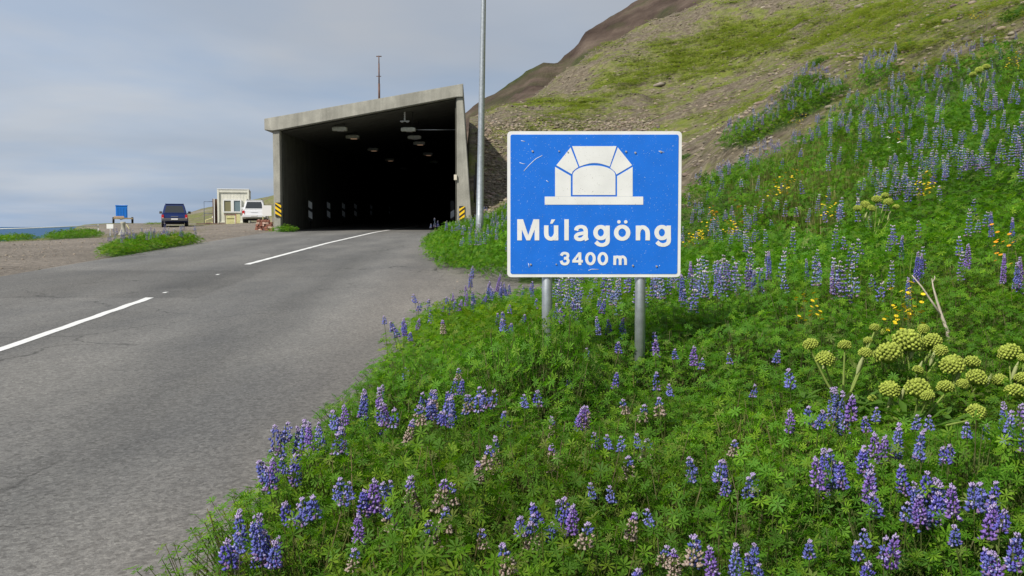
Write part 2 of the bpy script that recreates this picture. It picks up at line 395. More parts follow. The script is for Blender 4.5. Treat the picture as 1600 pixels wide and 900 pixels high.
# sea
bm = BM(); s = 90000
vs = [bm.verts.new(v) for v in ((-s, -s, -38), (s, -s, -38), (s, s, -38), (-s, s, -38))]; bm.faces.new(vs)
sm = material('sea_water', (.035, .10, .20), rough=.65, spec=.2, bump=.5, bscale=.05)
tag(obj('sea', bm, sm), kind='structure')

# far mountain flank
def mountain():
    xs = np.linspace(-60, 330, 300); ys2 = np.linspace(170, 560, 200)
    Xm, Ym = np.meshgrid(xs, ys2)
    D = 380.0
    cr_ = [(690, 205), (735, 170), (770, 147), (800, 126), (828, 106), (848, 97), (872, 95), (885, 85), (902, 66), (912, 50), (950, 28), (990, 0), (1100, -70), (1300, -170), (1700, -330), (2100, -400)]
    pts = [P(a, b, D) for a, b in cr_]; pts = [Vector((-120, D, -45)), Vector((-60, D, 5))] + pts
    base = np.interp(Xm, [p.x for p in pts], [p.z for p in pts])
    fr = np.maximum(D - Ym, 0) * .42 + np.maximum(Ym - D, 0) * .55
    gul = fbm(Xm * .03 + Ym * .012, Ym * .006, 5, 61, .55)
    Zm = base - fr + gul * 9 * sst(np.abs(Ym - D), 0, 25) + fbm(Xm * .25, Ym * .25, 3, 71) * 1.0 + fbm(Xm * .09, Ym * .03, 3, 72) * 1.2
    Zm = np.maximum(Zm, -44)
    nr, nc = Xm.shape; ii = (np.arange(nr - 1)[:, None] * nc + np.arange(nc - 1)[None]).ravel()
    Fm = np.stack([ii, ii + 1, ii + nc + 1, ii + nc], 1)
    m = bpy.data.materials.new('mountain_scree'); m.use_nodes = True; t = m.node_tree; n = t.nodes.new; l = t.links.new
    b = t.nodes['Principled BSDF']; b.inputs['Roughness'].default_value = 1; b.inputs['Specular IOR Level'].default_value = .1
    g = n('ShaderNodeNewGeometry')
    def noise(s, d, sc=(1, 1, 1), rot=0):
        mp = n('ShaderNodeMapping'); mp.inputs['Scale'].default_value = sc; mp.inputs['Rotation'].default_value = (0, rot, 0); l(g.outputs['Position'], mp.inputs[0])
        x = n('ShaderNodeTexNoise'); x.inputs['Scale'].default_value = s; x.inputs['Detail'].default_value = d; x.inputs['Roughness'].default_value = .65; l(mp.outputs[0], x.inputs['Vector']); return x.outputs[0]
    def ramp(i, st):
        x = n('ShaderNodeValToRGB'); l(i, x.inputs[0]); e = x.color_ramp.elements
        e[0].position, e[0].color = st[0]; e[1].position, e[1].color = st[-1]
        for p, c in st[1:-1]: k = e.new(p); k.color = c
        return x.outputs[0]
    c1 = ramp(noise(.05, 9, (.25, 1, 1.6), R(35)), [(.34, (.045, .032, .026, 1)), (.5, (.095, .070, .056, 1)), (.66, (.165, .128, .10, 1))])
    c2 = ramp(noise(.5, 8), [(.3, (.035, .048, .018, 1)), (.7, (.07, .085, .03, 1))])
    f = ramp(noise(.022, 7, (.35, 1, 1.5), R(38)), [(.49, (0, 0, 0, 1)), (.60, (.85, .85, .85, 1))])
    mx = n('ShaderNodeMixRGB'); l(f, mx.inputs[0]); l(c1, mx.inputs[1]); l(c2, mx.inputs[2]); l(mx.outputs[0], b.inputs['Base Color'])
    bp = n('ShaderNodeBump'); bp.inputs['Strength'].default_value = 1; bp.inputs['Distance'].default_value = 1.5; l(noise(.35, 9), bp.inputs['Height']); l(bp.outputs[0], b.inputs['Normal'])
    o = npmesh('mountain', np.stack([Xm, Ym, Zm], -1).reshape(-1, 3), Fm, m, smooth=True)
    tag(o, kind='structure')
mountain()

# ------------------------------------------------------------------ road
def asphalt():
    m = bpy.data.materials.new('asphalt'); m.use_nodes = True; t = m.node_tree; n = t.nodes.new; l = t.links.new
    b = t.nodes['Principled BSDF']; b.inputs['Roughness'].default_value = .85; b.inputs['Specular IOR Level'].default_value = .3
    g = n('ShaderNodeNewGeometry')
    def noise(s, d, sc=(1, 1, 1), r=.6):
        mp = n('ShaderNodeMapping'); mp.inputs['Scale'].default_value = sc; l(g.outputs['Position'], mp.inputs[0])
        x = n('ShaderNodeTexNoise'); x.inputs['Scale'].default_value = s; x.inputs['Detail'].default_value = d; x.inputs['Roughness'].default_value = r; l(mp.outputs[0], x.inputs['Vector']); return x.outputs[0]
    def ramp(i, st, it='LINEAR'):
        x = n('ShaderNodeValToRGB'); l(i, x.inputs[0]); e = x.color_ramp.elements; x.color_ramp.interpolation = it
        e[0].position, e[0].color = st[0]; e[1].position, e[1].color = st[-1]
        for p, c in st[1:-1]: k = e.new(p); k.color = c
        return x.outputs[0]
    def mul(a, c, f=1.0):
        x = n('ShaderNodeMixRGB'); x.blend_type = 'MULTIPLY'; x.inputs[0].default_value = f; l(a, x.inputs[1]); l(c, x.inputs[2]); return x.outputs[0]
    base = ramp(noise(55, 5, r=.8), [(.3, (.095, .094, .092, 1)), (.5, (.155, .153, .149, 1)), (.7, (.235, .232, .226, 1))])
    big = ramp(noise(.55, 6, (1, .35, 1)), [(.33, (.68, .69, .71, 1)), (.67, (1.16, 1.14, 1.11, 1))])
    at = n('ShaderNodeAttribute'); at.attribute_name = 'Col'
    c = mul(mul(base, big), at.outputs['Color'])
    spk = n('ShaderNodeTexVoronoi'); spk.inputs['Scale'].default_value = 38; l(g.outputs['Position'], spk.inputs['Vector'])
    c = mul(c, ramp(spk.outputs['Color'], [(0, (.65, .64, .63, 1)), (.5, (1, 1, 1, 1)), (1, (1.35, 1.35, 1.33, 1))]), .9)
    wv = n('ShaderNodeTexNoise'); wv.inputs['Scale'].default_value = 1.3; wv.inputs['Detail'].default_value = 4; l(g.outputs['Position'], wv.inputs['Vector'])
    va = n('ShaderNodeVectorMath'); va.operation = 'MULTIPLY_ADD'; l(wv.outputs['Color'], va.inputs[0]); va.inputs[1].default_value = (.9, .9, .9); l(g.outputs['Position'], va.inputs[2])
    ck = n('ShaderNodeTexVoronoi'); ck.feature = 'DISTANCE_TO_EDGE'; ck.inputs['Scale'].default_value = .33; l(va.outputs[0], ck.inputs['Vector'])
    ckr = ramp(ck.outputs['Distance'], [(.0, (.45, .45, .45, 1)), (.008, (1, 1, 1, 1))])
    mk = ramp(noise(.22, 3), [(.50, (0, 0, 0, 1)), (.56, (1, 1, 1, 1))])
    cm = n('ShaderNodeMixRGB'); cm.blend_type = 'MULTIPLY'; l(mk, cm.inputs[0]); l(c, cm.inputs[1]); l(ckr, cm.inputs[2]); c = cm.outputs[0]
    l(c, b.inputs['Base Color'])
    bp = n('ShaderNodeBump'); bp.inputs['Strength'].default_value = .55; bp.inputs['Distance'].default_value = .01; l(noise(90, 4, r=.8), bp.inputs['Height']); l(bp.outputs[0], b.inputs['Normal'])
    return m
AS = asphalt()
ur = np.linspace(-HW, HW, 90); yr_ = np.concatenate([np.arange(-40, 0, 1.0), np.arange(0, 60, .2), np.arange(60, 160, 1)])
Uq, Yq = np.meshgrid(ur, yr_)
edge_j = fbm(Yq * .8, Yq * 0 + 3, 4, 55) * .16
Xq = xc(Yq) + Uq + np.where(np.abs(Uq) > HW - .01, np.sign(Uq) * edge_j * (Yq < 44), 0)
Zq = zr(Yq) + .004 - np.where((np.abs(Uq) > HW - .01) & ~((Uq > 0) & (Yq > 13.8) & (Yq < 21.5)), .05, 0)
# wear: paler wheel paths, darker newer patch, tar bands
w = np.ones_like(Uq)
strk = fbm(Uq * 1.3, Yq * .12, 4, 88)
for c0 in (-2.9, -1.2, 1.5, 3.2): w += .12 * np.exp(-((Uq - c0) / .5) ** 2) * (.8 + strk)
w -= .14 * np.exp(-((Uq - 2.35) / .4) ** 2) * (.7 + strk) + .1 * np.exp(-((Uq + 2.1) / .4) ** 2)
w *= 1 - .14 * np.exp(-((Uq - .1) / .55) ** 2) * (fbm(Yq * .25, Uq * 0, 2, 5) > -.35)
patch = sst(Yq, 15.6, 15.75) * (1 - sst(Yq, 21.5, 21.7)) * sst(Uq, -4.4, -4.3) * (1 - sst(Uq, .65, .75))
patch = np.maximum(patch, sst(Yq - Uq * .3, 19, 19.3) * (1 - sst(Yq, 27, 27.3)) * sst(Uq, -.2, 0.0) * (1 - sst(Uq, 2.1, 2.3)) * .6)
w *= 1 - .20 * patch
w += .10 * sst(-Uq, 3.0, 4.2) + .12 * sst(Uq, 3.4, 4.3)
w *= 1 + .10 * fbm(Uq * .5, Yq * .13, 3, 77)
w *= 1 + .09 * fbm(Uq * 2.2, Yq * .35, 4, 89)
warm = sst(Uq, 2.6, 4.3) * .06
wc = np.stack([w * (1.0 + warm), w, w * (.99 - warm * .8)], -1).reshape(-1, 3)
nr, nc = Uq.shape; ii = (np.arange(nr - 1)[:, None] * nc + np.arange(nc - 1)[None]).ravel()
road = npmesh('road', np.stack([Xq, Yq, Zq], -1).reshape(-1, 3), np.stack([ii, ii + 1, ii + nc + 1, ii + nc], 1), AS, wc, smooth=True)
tag(road, kind='structure')
# gravel-and-tar pull-out apron by the right edge
ua = np.linspace(3.9, 9.0, 40); ya = np.linspace(13.2, 22.5, 70); Ua, Ya = np.meshgrid(ua, ya); Xa = xc(Ya) + Ua
fa = 1 - sst(Ua + fbm(Ya * .7, Ua * .7, 3, 15) * .9 - .9 * (1 - np.abs(Ya - 17.5) / 4.5), 5.0, 6.6)
Za = np.maximum(tz(Xa, Ya), zr(Ya) - .01) + .010 * fa - .02 * (1 - fa) - .02 * (Ua < 4.1)
wa_ = (1.08 + .16 * fbm(Xa * .9, Ya * .5, 4, 19))[..., None] * np.array([1.06, 1.0, .93])
nr, nc = Ua.shape; ii = (np.arange(nr - 1)[:, None] * nc + np.arange(nc - 1)[None]).ravel()
tag(npmesh('road_apron', np.stack([Xa, Ya, Za], -1).reshape(-1, 3), np.stack([ii, ii + 1, ii + nc + 1, ii + nc], 1), AS, wa_.reshape(-1, 3), smooth=True), kind='structure')
LM = material('road_paint', (.74, .74, .72), rough=.6, var=.12, vscale=14)
def line(y0, y1, du, wd=.12, name='road_line', wob=0.0):
    k = max(3, int((y1 - y0) / .25)); V = []
    for i in range(k + 1):
        y = y0 + (y1 - y0) * i / k; x = float(xc(y)) + (du(y) if callable(du) else du)
        j1 = .006 * math.sin(y * 31) + .005 * math.sin(y * 57); 
        V += [(x - wd / 2 + j1, y, float(zr(y)) + .009), (x + wd / 2 + j1, y, float(zr(y)) + .009)]
    Fq = [(2 * i, 2 * i + 1, 2 * i + 3, 2 * i + 2) for i in range(k)]
    return V, Fq
VV, FF = [], []
def lx(y): return float(np.interp(y, [0, 10.5, 15.7, 23.5, 34, 45, 60, 90], [-5.0, -5.33, -5.68, -6.18, -6.25, -6.0, -5.75, -6.6])) - float(xc(y))
for a, b_, wd in ((3.2, 5.2, .13), (8.0, 15.75, .13), (16.5, 16.68, .06), (20.3, 20.5, .06), (23.4, 62, .15)):
    v, f = line(a, b_, lx, wd); k = len(VV); VV += v; FF += [tuple(i + k for i in q) for q in f]
ml = npmesh('road_markings', np.array(VV), np.array(FF), LM); tag(ml, kind='structure')

# ------------------------------------------------------------------ portal gallery
def concrete(name, col, shaded=False):
    m = bpy.data.materials.new(name); m.use_nodes = True; t = m.node_tree; n = t.nodes.new; l = t.links.new
    b = t.nodes['Principled BSDF']; b.inputs['Roughness'].default_value = .9; b.inputs['Specular IOR Level'].default_value = .2
    g = n('ShaderNodeNewGeometry')
    def noise(s, d, sc=(1, 1, 1), r=.65):
        mp = n('ShaderNodeMapping'); mp.inputs['Scale'].default_value = sc; l(g.outputs['Position'], mp.inputs[0])
        x = n('ShaderNodeTexNoise'); x.inputs['Scale'].default_value = s; x.inputs['Detail'].default_value = d; x.inputs['Roughness'].default_value = r; l(mp.outputs[0], x.inputs['Vector']); return x.outputs[0]
    def ramp(i, a, b2, p=.35, q=.68):
        x = n('ShaderNodeMapRange'); l(i, x.inputs[0]); x.inputs[1].default_value = p; x.inputs[2].default_value = q; x.inputs[3].default_value = a; x.inputs[4].default_value = b2; return x.outputs[0]
    def mul(a, c):
        x = n('ShaderNodeMath'); x.operation = 'MULTIPLY'; l(a, x.inputs[0]); l(c, x.inputs[1]); return x.outputs[0]
    f = mul(mul(ramp(noise(1.2, 6), .80, 1.12), ramp(noise(1, 6, (3.2, 3.2, .35)), .74, 1.1)), ramp(noise(25, 4), .88, 1.1))
    v = n('ShaderNodeVectorMath'); v.operation = 'SCALE'; v.inputs[0].default_value = col; l(f, v.inputs['Scale'])
    l(v.outputs[0], b.inputs['Base Color'])
    bp = n('ShaderNodeBump'); bp.inputs['Strength'].default_value = .3; bp.inputs['Distance'].default_value = .02; l(noise(18, 6), bp.inputs['Height']); l(bp.outputs[0], b.inputs['Normal'])
    return m
CO = concrete('portal_concrete', (.405, .395, .345)); SHC = concrete('shade_dark_concrete', (.12, .118, .10))  # the darker tone has the gallery's interior shade painted in
tdir = Vector((-.0395, 1, .016)); 
def tp(c, D, k):   # c: sideways offset, D: depth, k: height over the eye-level guide line of the gallery
    return Vector((-.0395 * D + c, D, 1.6 + .016 * D + k))
g0 = tp(-4.63, YT, -.95)
gal = thing('tunnel_portal', 'long concrete avalanche gallery with slanting roof and black open mouth over the road', 'tunnel', g0)
LEN = 105
def slab(name, sec, y0, y1, m):
    """sec: list of (c,k) outline, swept along the gallery axis, in gal's local frame"""
    bm = BM(); a = [bm.verts.new(tp(c, YT + y0, k) - g0) for c, k in sec]; b = [bm.verts.new(tp(c, YT + y1, k) - g0) for c, k in sec]
    bm.faces.new(a); bm.faces.new(list(reversed(b)))
    for i in range(len(sec)): bm.faces.new((a[i], b[i], b[(i + 1) % len(sec)], a[(i + 1) % len(sec)]))
    bmesh.ops.recalc_face_normals(bm, faces=bm.faces)
    bmesh.ops.bevel(bm, geom=[e for e in bm.edges if len(e.link_faces) == 2 and any(abs(v.co.y - y0) < .01 for v in e.verts) and all(abs(v.co.y - y0) < .3 for v in e.verts)], offset=.025, segments=2, affect='EDGES')
    return obj(name, bm, m, gal)
kk = lambda py, D=YT: (P(738, py, D).z - 1.6 - .016 * D)
cc = lambda px, D=YT: (px - 800) / FPX * D + .0395 * D
cL0, cL1, cR0, cR1t, cR1b = cc(428), cc(439), cc(714), cc(724.5), cc(739)
kfl = -1.25
slab('wall', [(cL0, kfl), (cL1, kfl), (cL1, kk(203)), (cL0, kk(202.5))], 0.12, LEN, CO)
slab('wall', [(cR0, kfl), (cR1b, kfl), (cR1t, kk(151)), (cR0, kk(152))], 0.12, LEN, CO)
slab('roof', [(cc(416), kk(203)), (cc(428), kk(204.5)), (cL1 + .02, kk(202.8)), (cR0, kk(151.6)), (cR1t, kk(151.6)), (cR1t, kk(130.5)), (cc(416), kk(185.5))], 0, LEN, CO)
# added panels a little proud of the shell, interior shade put into their dark colour
slab('shade_panel', [(cL1 + .003, kfl), (cL1 + .06, kfl), (cL1 + .06, kk(203.5)), (cL1 + .003, kk(203.2))], .55, LEN - .5, SHC)
slab('shade_panel', [(cR0 - .06, kfl), (cR0 - .003, kfl), (cR0 - .003, kk(154)), (cR0 - .06, kk(154))], .3, LEN - .5, SHC)
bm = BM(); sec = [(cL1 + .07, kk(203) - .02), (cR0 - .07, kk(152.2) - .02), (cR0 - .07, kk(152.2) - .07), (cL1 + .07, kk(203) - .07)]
bm.free(); slab('ceiling_shade_panel', sec, .4, LEN - .5, SHC)
slab('end_wall', [(cL0, kfl), (cR1b, kfl), (cR1t, kk(151)), (cL0, kk(202))], LEN + .01, LEN + .5, SHC)  # added end plate, same shade-dark colour as the inside panels

# lamps in the gallery
LH = material('lamp_housing', (.5, .5, .42), rough=.5, var=.2, vscale=5); LG = material('lamp_glass', (.35, .32, .25), rough=.15, spec=.7)
LGl = material('lamp_glass_lit', (.4, .3, .2), emit=(1, .62, .38), estr=.12); DK = material('dark_steel', (.05, .05, .055), rough=.5, metal=.6)
GAL = material('galvanised_steel', (.46, .49, .51), rough=.42, metal=.75, var=.15, vscale=18, bump=.05, bscale=120)
def tunnel_lamp(c, D, lit, lab):
    p = tp(c, D, kk2); ceil_k = kk(203) + (c - cL1) / (cR0 - cL1) * (kk(152) - kk(203)) - .06
    t = thing('tunnel_lamp', lab, 'lamp', p, 0, 'lamps hung under the gallery roof')
    bm = BM(); box(bm, (0, 0, 0), (.66, .34, .15), bev=.015); box(bm, (0, -.03, .085), (.5, .2, .03)); obj('housing', bm, LH, t)
    bm = BM(); box(bm, (.05, 0, -.09), (.3, .24, .03)); obj('lens', bm, LGl if lit else LG, t)
    h = ceil_k - kk2
    for s in (-.2, .2):
        bm = BM(); tube(bm, [(s, 0, .09), (s, 0, h)], .012, 6); obj('hanger', bm, DK, t)
kk2 = 3.72
for i, (D, lit) in enumerate(((46.5, 0), (51.5, 1), (62, 1), (74.5, 1), (90, 0))):
    tunnel_lamp(-6.07, D, lit, ['pale box lamp nearest the mouth in the row over the far side lane', 'dull box lamp with an orange glint, second in the row over the far side lane',
        'dim lamp with a faint glow deep in the row over the far side lane'][min(i, 2)])
for i, (D, lit) in enumerate(((46.8, 0), (51.8, 0), (56.3, 1), (67, 1), (78, 0))):
    tunnel_lamp(-2.94, D, lit, ['cream box lamp just below the hanging camera bracket at the mouth', 'cream box lamp second in the row behind the camera bracket',
        'darker box lamp with a reddish glint, third behind the camera bracket', 'dim lamp with a faint glow deep in the row behind the camera bracket'][min(i, 3)])
# bracket with camera bar
p = P(632.5, 190, 46.5); t = thing('camera_bracket', 'white T shaped hanging bracket under the roof at the tunnel mouth', 'bracket', p)
WM = material('white_metal', (.62, .62, .60), rough=.4, var=.1)
bm = BM(); box(bm, (0, 0, .02), (.42, .05, .05)); box(bm, (-.12, 0, -.02), (.1, .12, .03)); box(bm, (.12, 0, -.02), (.1, .12, .03)); obj('crossbar', bm, WM, t)
bm = BM(); box(bm, (0, 0, .34), (.06, .05, .62))
for k in range(5): box(bm, (0, -.028, .12 + k * .1), (.085, .01, .03))
obj('hanger', bm, WM, t)
t = thing('cable_bar', 'thin grey bar spanning from the lamps to the uphill wall', 'bar', tp(-.72, 47, kk(197)))
bm = BM(); tube(bm, [(0, 0, 0), (-2.1, 0, 0)], .022, 8); box(bm, (-.02, 0, 0), (.03, .12, .12)); obj('bar', bm, GAL, t)
p = P(527, 191, 47); t = thing('sensor_box', 'small dark sensor box hung under the low end of the roof', 'box', p)
bm = BM(); box(bm, (0, 0, 0), (.34, .12, .06)); box(bm, (-.08, 0, .03), (.1, .1, .1)); box(bm, (.08, 0, .02), (.1, .1, .1), bev=.01); tube(bm, [(0, 0, .05), (0, 0, .3)], .015, 6); obj('housing', bm, material('grey_box', (.2, .22, .23)), t)
p = P(711.5, 277, 44.96); p.y = YT - .0 ; bm = BM(); box(bm, (0, 0, 0), (.13, .10, .24), bev=.015)
o = obj('wall_box', bm, material('cream_plastic', (.68, .62, .5))); o.location = (p.x, YT + .07, p.z); tag(o, 'small cream electrical box on the edge of the uphill wall', 'box')

# black and white markers inside
WR = material('white_reflector', (.75, .77, .78), rough=.35); BK = material('black_panel', (.02, .02, .02), rough=.5)
RFD = [51.2, 57.7, 64.4, 71, 82, 100]
def edge_marker(c, D, lab, flip=1, n=2):
    p = tp(c, D, -.95); t = thing('edge_marker', lab, 'marker', p, 0, 'striped edge markers along the tunnel wall')
    bm = BM(); tube(bm, [(0, .03, 0), (0, .03, 1.45)], .025, 8); obj('post', bm, DK, t)
    bm = BM(); box(bm, (0, 0, .95), (.2, .02, 1.0)); obj('panel', bm, BK, t)
    for k in range(n):
        z0 = .50 + k * .5 + (0 if n == 2 else .15); bm = BM(); prism(bm, [(-.095, z0 + .12 * flip), (.095, z0 - .0), (.095, z0 + .34), (-.095, z0 + .34 + .12 * flip)], 'y', -.018, -.012); obj('stripe', bm, WR, t)
labs = ['black and white striped marker closest to the mouth on the left wall', 'striped marker second from the mouth on the left wall', 'striped marker third from the mouth on the left wall',
        'striped marker fourth from the mouth on the left wall', 'dim striped marker fifth from the mouth on the left wall', 'barely lit striped marker deepest on the left wall']
for D, la in zip(RFD, labs): edge_marker(-8.22, D, la)
edge_marker(-1.02, 52, 'grey and white striped marker just inside the uphill wall', -1, 1)
# yellow and black hazard plates
YE = material('yellow_reflector', (.85, .55, .02), rough=.35)
def hazard(px, py, wpx, hpx, sgn, lab):
    D = YT - .02; p = P(px, py, D); w = wpx / FPX * D; h = hpx / FPX * D
    t = thing('hazard_plate', lab, 'sign', (p.x, YT + .08, p.z - h / 2), 0, 'hazard plates on the wall ends')
    bm = BM(); box(bm, (0, 0, h / 2), (w, .03, h)); obj('plate', bm, BK, t)
    for z0 in (-.08 * h, .27 * h, .62 * h):
        poly = [(-w / 2, z0 + .30 * h * (sgn > 0)), (w / 2, z0 + .30 * h * (sgn < 0)), (w / 2, z0 + .30 * h * (sgn < 0) + .19 * h), (-w / 2, z0 + .30 * h * (sgn > 0) + .19 * h)]
        # clip to plate
        poly = [(x, min(max(z, 0.0), h)) for x, z in poly]
        bm = BM(); prism(bm, poly, 'y', -.021, -.017); obj('stripe', bm, YE, t)
hazard(434, 327.5, 9.2, 22, 1, 'yellow and black striped plate on the end of the seaward wall')
hazard(721.5, 333, 8.5, 22, -1, 'yellow and black striped plate at the foot of the uphill wall')
# aerial mast on the roof
p = P(592.5, 154, 49); t = thing('aerial_mast', 'thin rusty brown aerial mast standing on the portal roof', 'mast', p)
RU = material('rusty_brown', (.13, .075, .06), rough=.7, var=.3, vscale=12)
hM = P(592.5, 87, 49).z - p.z
bm = BM(); tube(bm, [(0, 0, -.2), (0, 0, hM * .35)], .05, 8); tube(bm, [(0, 0, hM * .35), (0, 0, hM * .82)], .035, 8); tube(bm, [(0, 0, hM * .8), (0, 0, hM)], .025, 8); obj('pole', bm, RU, t)
bm = BM(); tube(bm, [(-.13, 0, hM * .52), (.1, 0, hM * .52)], .02, 6); obj('crossarm', bm, RU, t); bm = BM(); tube(bm, [(-.13, 0, hM * .985), (.13, 0, hM * .985)], .025, 6); obj('crossarm', bm, RU, t)

# rail posts beside the uphill wall
for k, (px, D) in enumerate(((741.5, 47.5), (744, 49.5))):
    x = (px - 800) / FPX * D; z = tz1(x, D); t = thing('steel_post', 'thin grey steel post against the rubble beside the uphill wall', 'post', (x, D, z - .2), 0, 'posts beside the uphill wall')
    bm = BM(); tube(bm, [(0, 0, 0), (0, 0, 1.5)], .03, 8); obj('post', bm, DK, t)

# ------------------------------------------------------------------ lamp post
x, D = (748.5 - 800) / FPX * 27, 27.0; z = tz1(x, D)
t = thing('street_lamp', 'tall galvanised steel lamp post rising out of the lupines beside the tunnel', 'lamp post', (x, D, z - .1))
top = P(755.3, 0, D); k = (top.x - x) / (top.z - z)
H = 9.5; bm = BM(); tube(bm, [(k * h, 0, h) for h in (0, 1.2, 1.21, 3, 6, 8.6)] + [(k * H, 0, H)], [.105, .102, .098, .088, .072, .058, .052], 20); obj('pole', bm, GAL, t)
bm = BM(); tube(bm, [(k * H, 0, H - .03), (k * H - .4, 0, H + .25), (k * H - 1.3, 0, H + .4)], .035, 10); obj('arm', bm, GAL, t)
bm = BM(); box(bm, (k * H - 1.6, 0, H + .4), (.7, .26, .14), bev=.04); obj('lamp_head', bm, LH, t)
bm = BM(); box(bm, (k * .6, -.105, .75), (.09, .02, .42), bev=.006); obj('hatch', bm, GAL, t)

# ------------------------------------------------------------------ tunnel sign
SD = 7.2; s = SD / FPX
sc_ = P(928.8, 431, SD)
sign = thing('tunnel_sign', 'blue and white road sign with tunnel pictogram on two steel posts among the lupines', 'road sign', (sc_.x, SD, 0))
def sp(px, py): q = P(px, py, SD); return (q.x - sc_.x, q.z)
def roundrect(x0, z0, x1, z1, r, n=5):
    pts = []
    for cx_, cz_, a0 in ((x1 - r, z1 - r, 0), (x0 + r, z1 - r, 90), (x0 + r, z0 + r, 180), (x1 - r, z0 + r, 270)):
        for i in range(n + 1): a = R(a0 + 90 * i / n); pts.append((cx_ + r * math.cos(a), cz_ + r * math.sin(a)))
    return pts
def sign_mat(name, col):
    m = material(name, col, rough=.38, spec=.45); t_ = m.node_tree; b = t_.nodes['Principled BSDF']; n = t_.nodes.new; l = t_.links.new
    tx = n('ShaderNodeTexCoord')
    v = n('ShaderNodeTexNoise'); v.inputs['Scale'].default_value = 130; v.inputs['Detail'].default_value = 2; l(tx.outputs['Object'], v.inputs['Vector'])
    mr = n('ShaderNodeMapRange'); l(v.outputs[0], mr.inputs[0]); mr.inputs[1].default_value = .70; mr.inputs[2].default_value = .74
    v2 = n('ShaderNodeTexNoise'); v2.inputs['Scale'].default_value = 7; v2.inputs['Detail'].default_value = 6; l(tx.outputs['Object'], v2.inputs['Vector'])
    m2 = n('ShaderNodeMapRange'); l(v2.outputs[0], m2.inputs[0]); m2.inputs[1].default_value = .3; m2.inputs[2].default_value = .7; m2.inputs[3].default_value = .93; m2.inputs[4].default_value = 1.05
    sc2 = n('ShaderNodeVectorMath'); sc2.operation = 'SCALE'; sc2.inputs[0].default_value = col[:3]; l(m2.outputs[0], sc2.inputs['Scale'])
    mx_ = n('ShaderNodeMixRGB'); l(mr.outputs[0], mx_.inputs[0]); l(sc2.outputs[0], mx_.inputs[1])
    mx_.inputs[2].default_value = (.45, .55, .68, 1) if col[0] < .3 else (.35, .33, .30, 1)
    l(mx_.outputs[0], b.inputs['Base Color']); return m
SB = sign_mat('sign_blue', (.010, .165, .72)); SWm = sign_mat('sign_white', (.80, .80, .79)); BACK = material('sign_back', (.35, .36, .37), rough=.5, metal=.5)
x0, z0 = sp(792.6, 433); x1, z1 = sp(1065.4, 205)
bm = BM(); prism(bm, roundrect(x0, z0, x1, z1, .028), 'y', 0, .004); obj('border', bm, SWm, sign)
a0, b0 = sp(797.6, 428); a1, b1 = sp(1060.4, 210.3)
bm = BM(); prism(bm, roundrect(a0, b0, a1, b1, .014), 'y', -.0025, -.0001); obj('panel', bm, SB, sign)
# pictogram, zoom coordinates -> sign: zoom6 pixel/3.46 + (780,190)
zq = lambda x, y: sp(780 + x / 3.46, 190 + y / 3.46)
def pic(poly, name='pictogram_piece'):
    bm = BM(); prism(bm, [zq(*q) for q in poly], 'y', -.0045, -.0027); obj(name, bm, SWm, sign)
pic([(394, 133), (634, 133), (597, 243)] + [(597 - i * (597 - 434) / 12, 243 - 19 * math.sin(math.pi * i / 12)) for i in range(1, 12)] + [(434, 243)], 'pictogram_block')
pic([(386, 140), (428, 246), (413, 256), (397, 270), (392, 284), (309, 236)], 'pictogram_block')
pic([(641, 140), (718, 236), (634, 286), (626, 272), (600, 250)], 'pictogram_block')
pic([(302, 245), (387, 294), (387, 405), (302, 405)], 'pictogram_block')
pic([(721, 245), (721, 405), (637, 405), (637, 295)], 'pictogram_block')
arc = [(397, 298)] + [(512 + 116 * math.cos(R(a)), 292 - 55 * math.sin(R(a))) for a in range(170, 9, -10)] + [(628, 298)]
pic(arc + [(628, 397), (397, 397)], 'pictogram_opening')
pic([(246, 405.5), (778, 405.5), (778, 449), (246, 449)], 'pictogram_base')
def smooth(pts, closed=False, n=5):
    P_ = [np.array(p, float) for p in pts]; m = len(P_); out_ = []
    rng = range(m if closed else m - 1)
    for i in rng:
        p0 = P_[(i - 1) % m] if closed or i > 0 else P_[0]; p1 = P_[i]; p2 = P_[(i + 1) % m]; p3 = P_[(i + 2) % m] if closed or i + 2 < m else P_[-1]
        for k in range(n):
            t_ = k / n; out_.append(.5 * (2 * p1 + (p2 - p0) * t_ + (2 * p0 - 5 * p1 + 4 * p2 - p3) * t_ ** 2 + (3 * p1 - p0 - 3 * p2 + p3) * t_ ** 3))
    if not closed: out_.append(P_[-1])
    return out_
LAY = [0]
def ribbon(bm, pts, w, closed=False, sm=True, w2=None):
    q = smooth(pts, closed) if sm else [np.array(p, float) for p in pts]; n = len(q); A, B = [], []; LAY[0] = (LAY[0] + 1) % 6
    for i in range(n):
        pa = q[(i - 1) % n] if closed or i > 0 else q[0]; pb = q[(i + 1) % n] if closed or i < n - 1 else q[-1]
        d = pb - pa; d = d / (np.linalg.norm(d) + 1e-9); ww = w
        if w2: ww = w2 + (w - w2) * abs(d[1]) 
        o = np.array((-d[1], d[0])) * ww / 2; A.append(zq(*(q[i] + o))); B.append(zq(*(q[i] - o)))
    yf = -.0044 - .00013 * LAY[0]; yb = -.0027
    va = [bm.verts.new((p[0], yf, p[1])) for p in A]; vb = [bm.verts.new((p[0], yf, p[1])) for p in B]
    wa = [bm.verts.new((p[0], yb, p[1])) for p in A]; wb = [bm.verts.new((p[0], yb, p[1])) for p in B]
    for i in range(n if closed else n - 1):
        j = (i + 1) % n
        bm.faces.new((va[i], va[j], vb[j], vb[i])); bm.faces.new((va[i], wa[i], wa[j], va[j])); bm.faces.new((vb[i], vb[j], wb[j], wb[i]))
    if not closed: bm.faces.new((va[0], vb[0], wb[0], wa[0])); bm.faces.new((va[-1], wa[-1], wb[-1], vb[-1]))
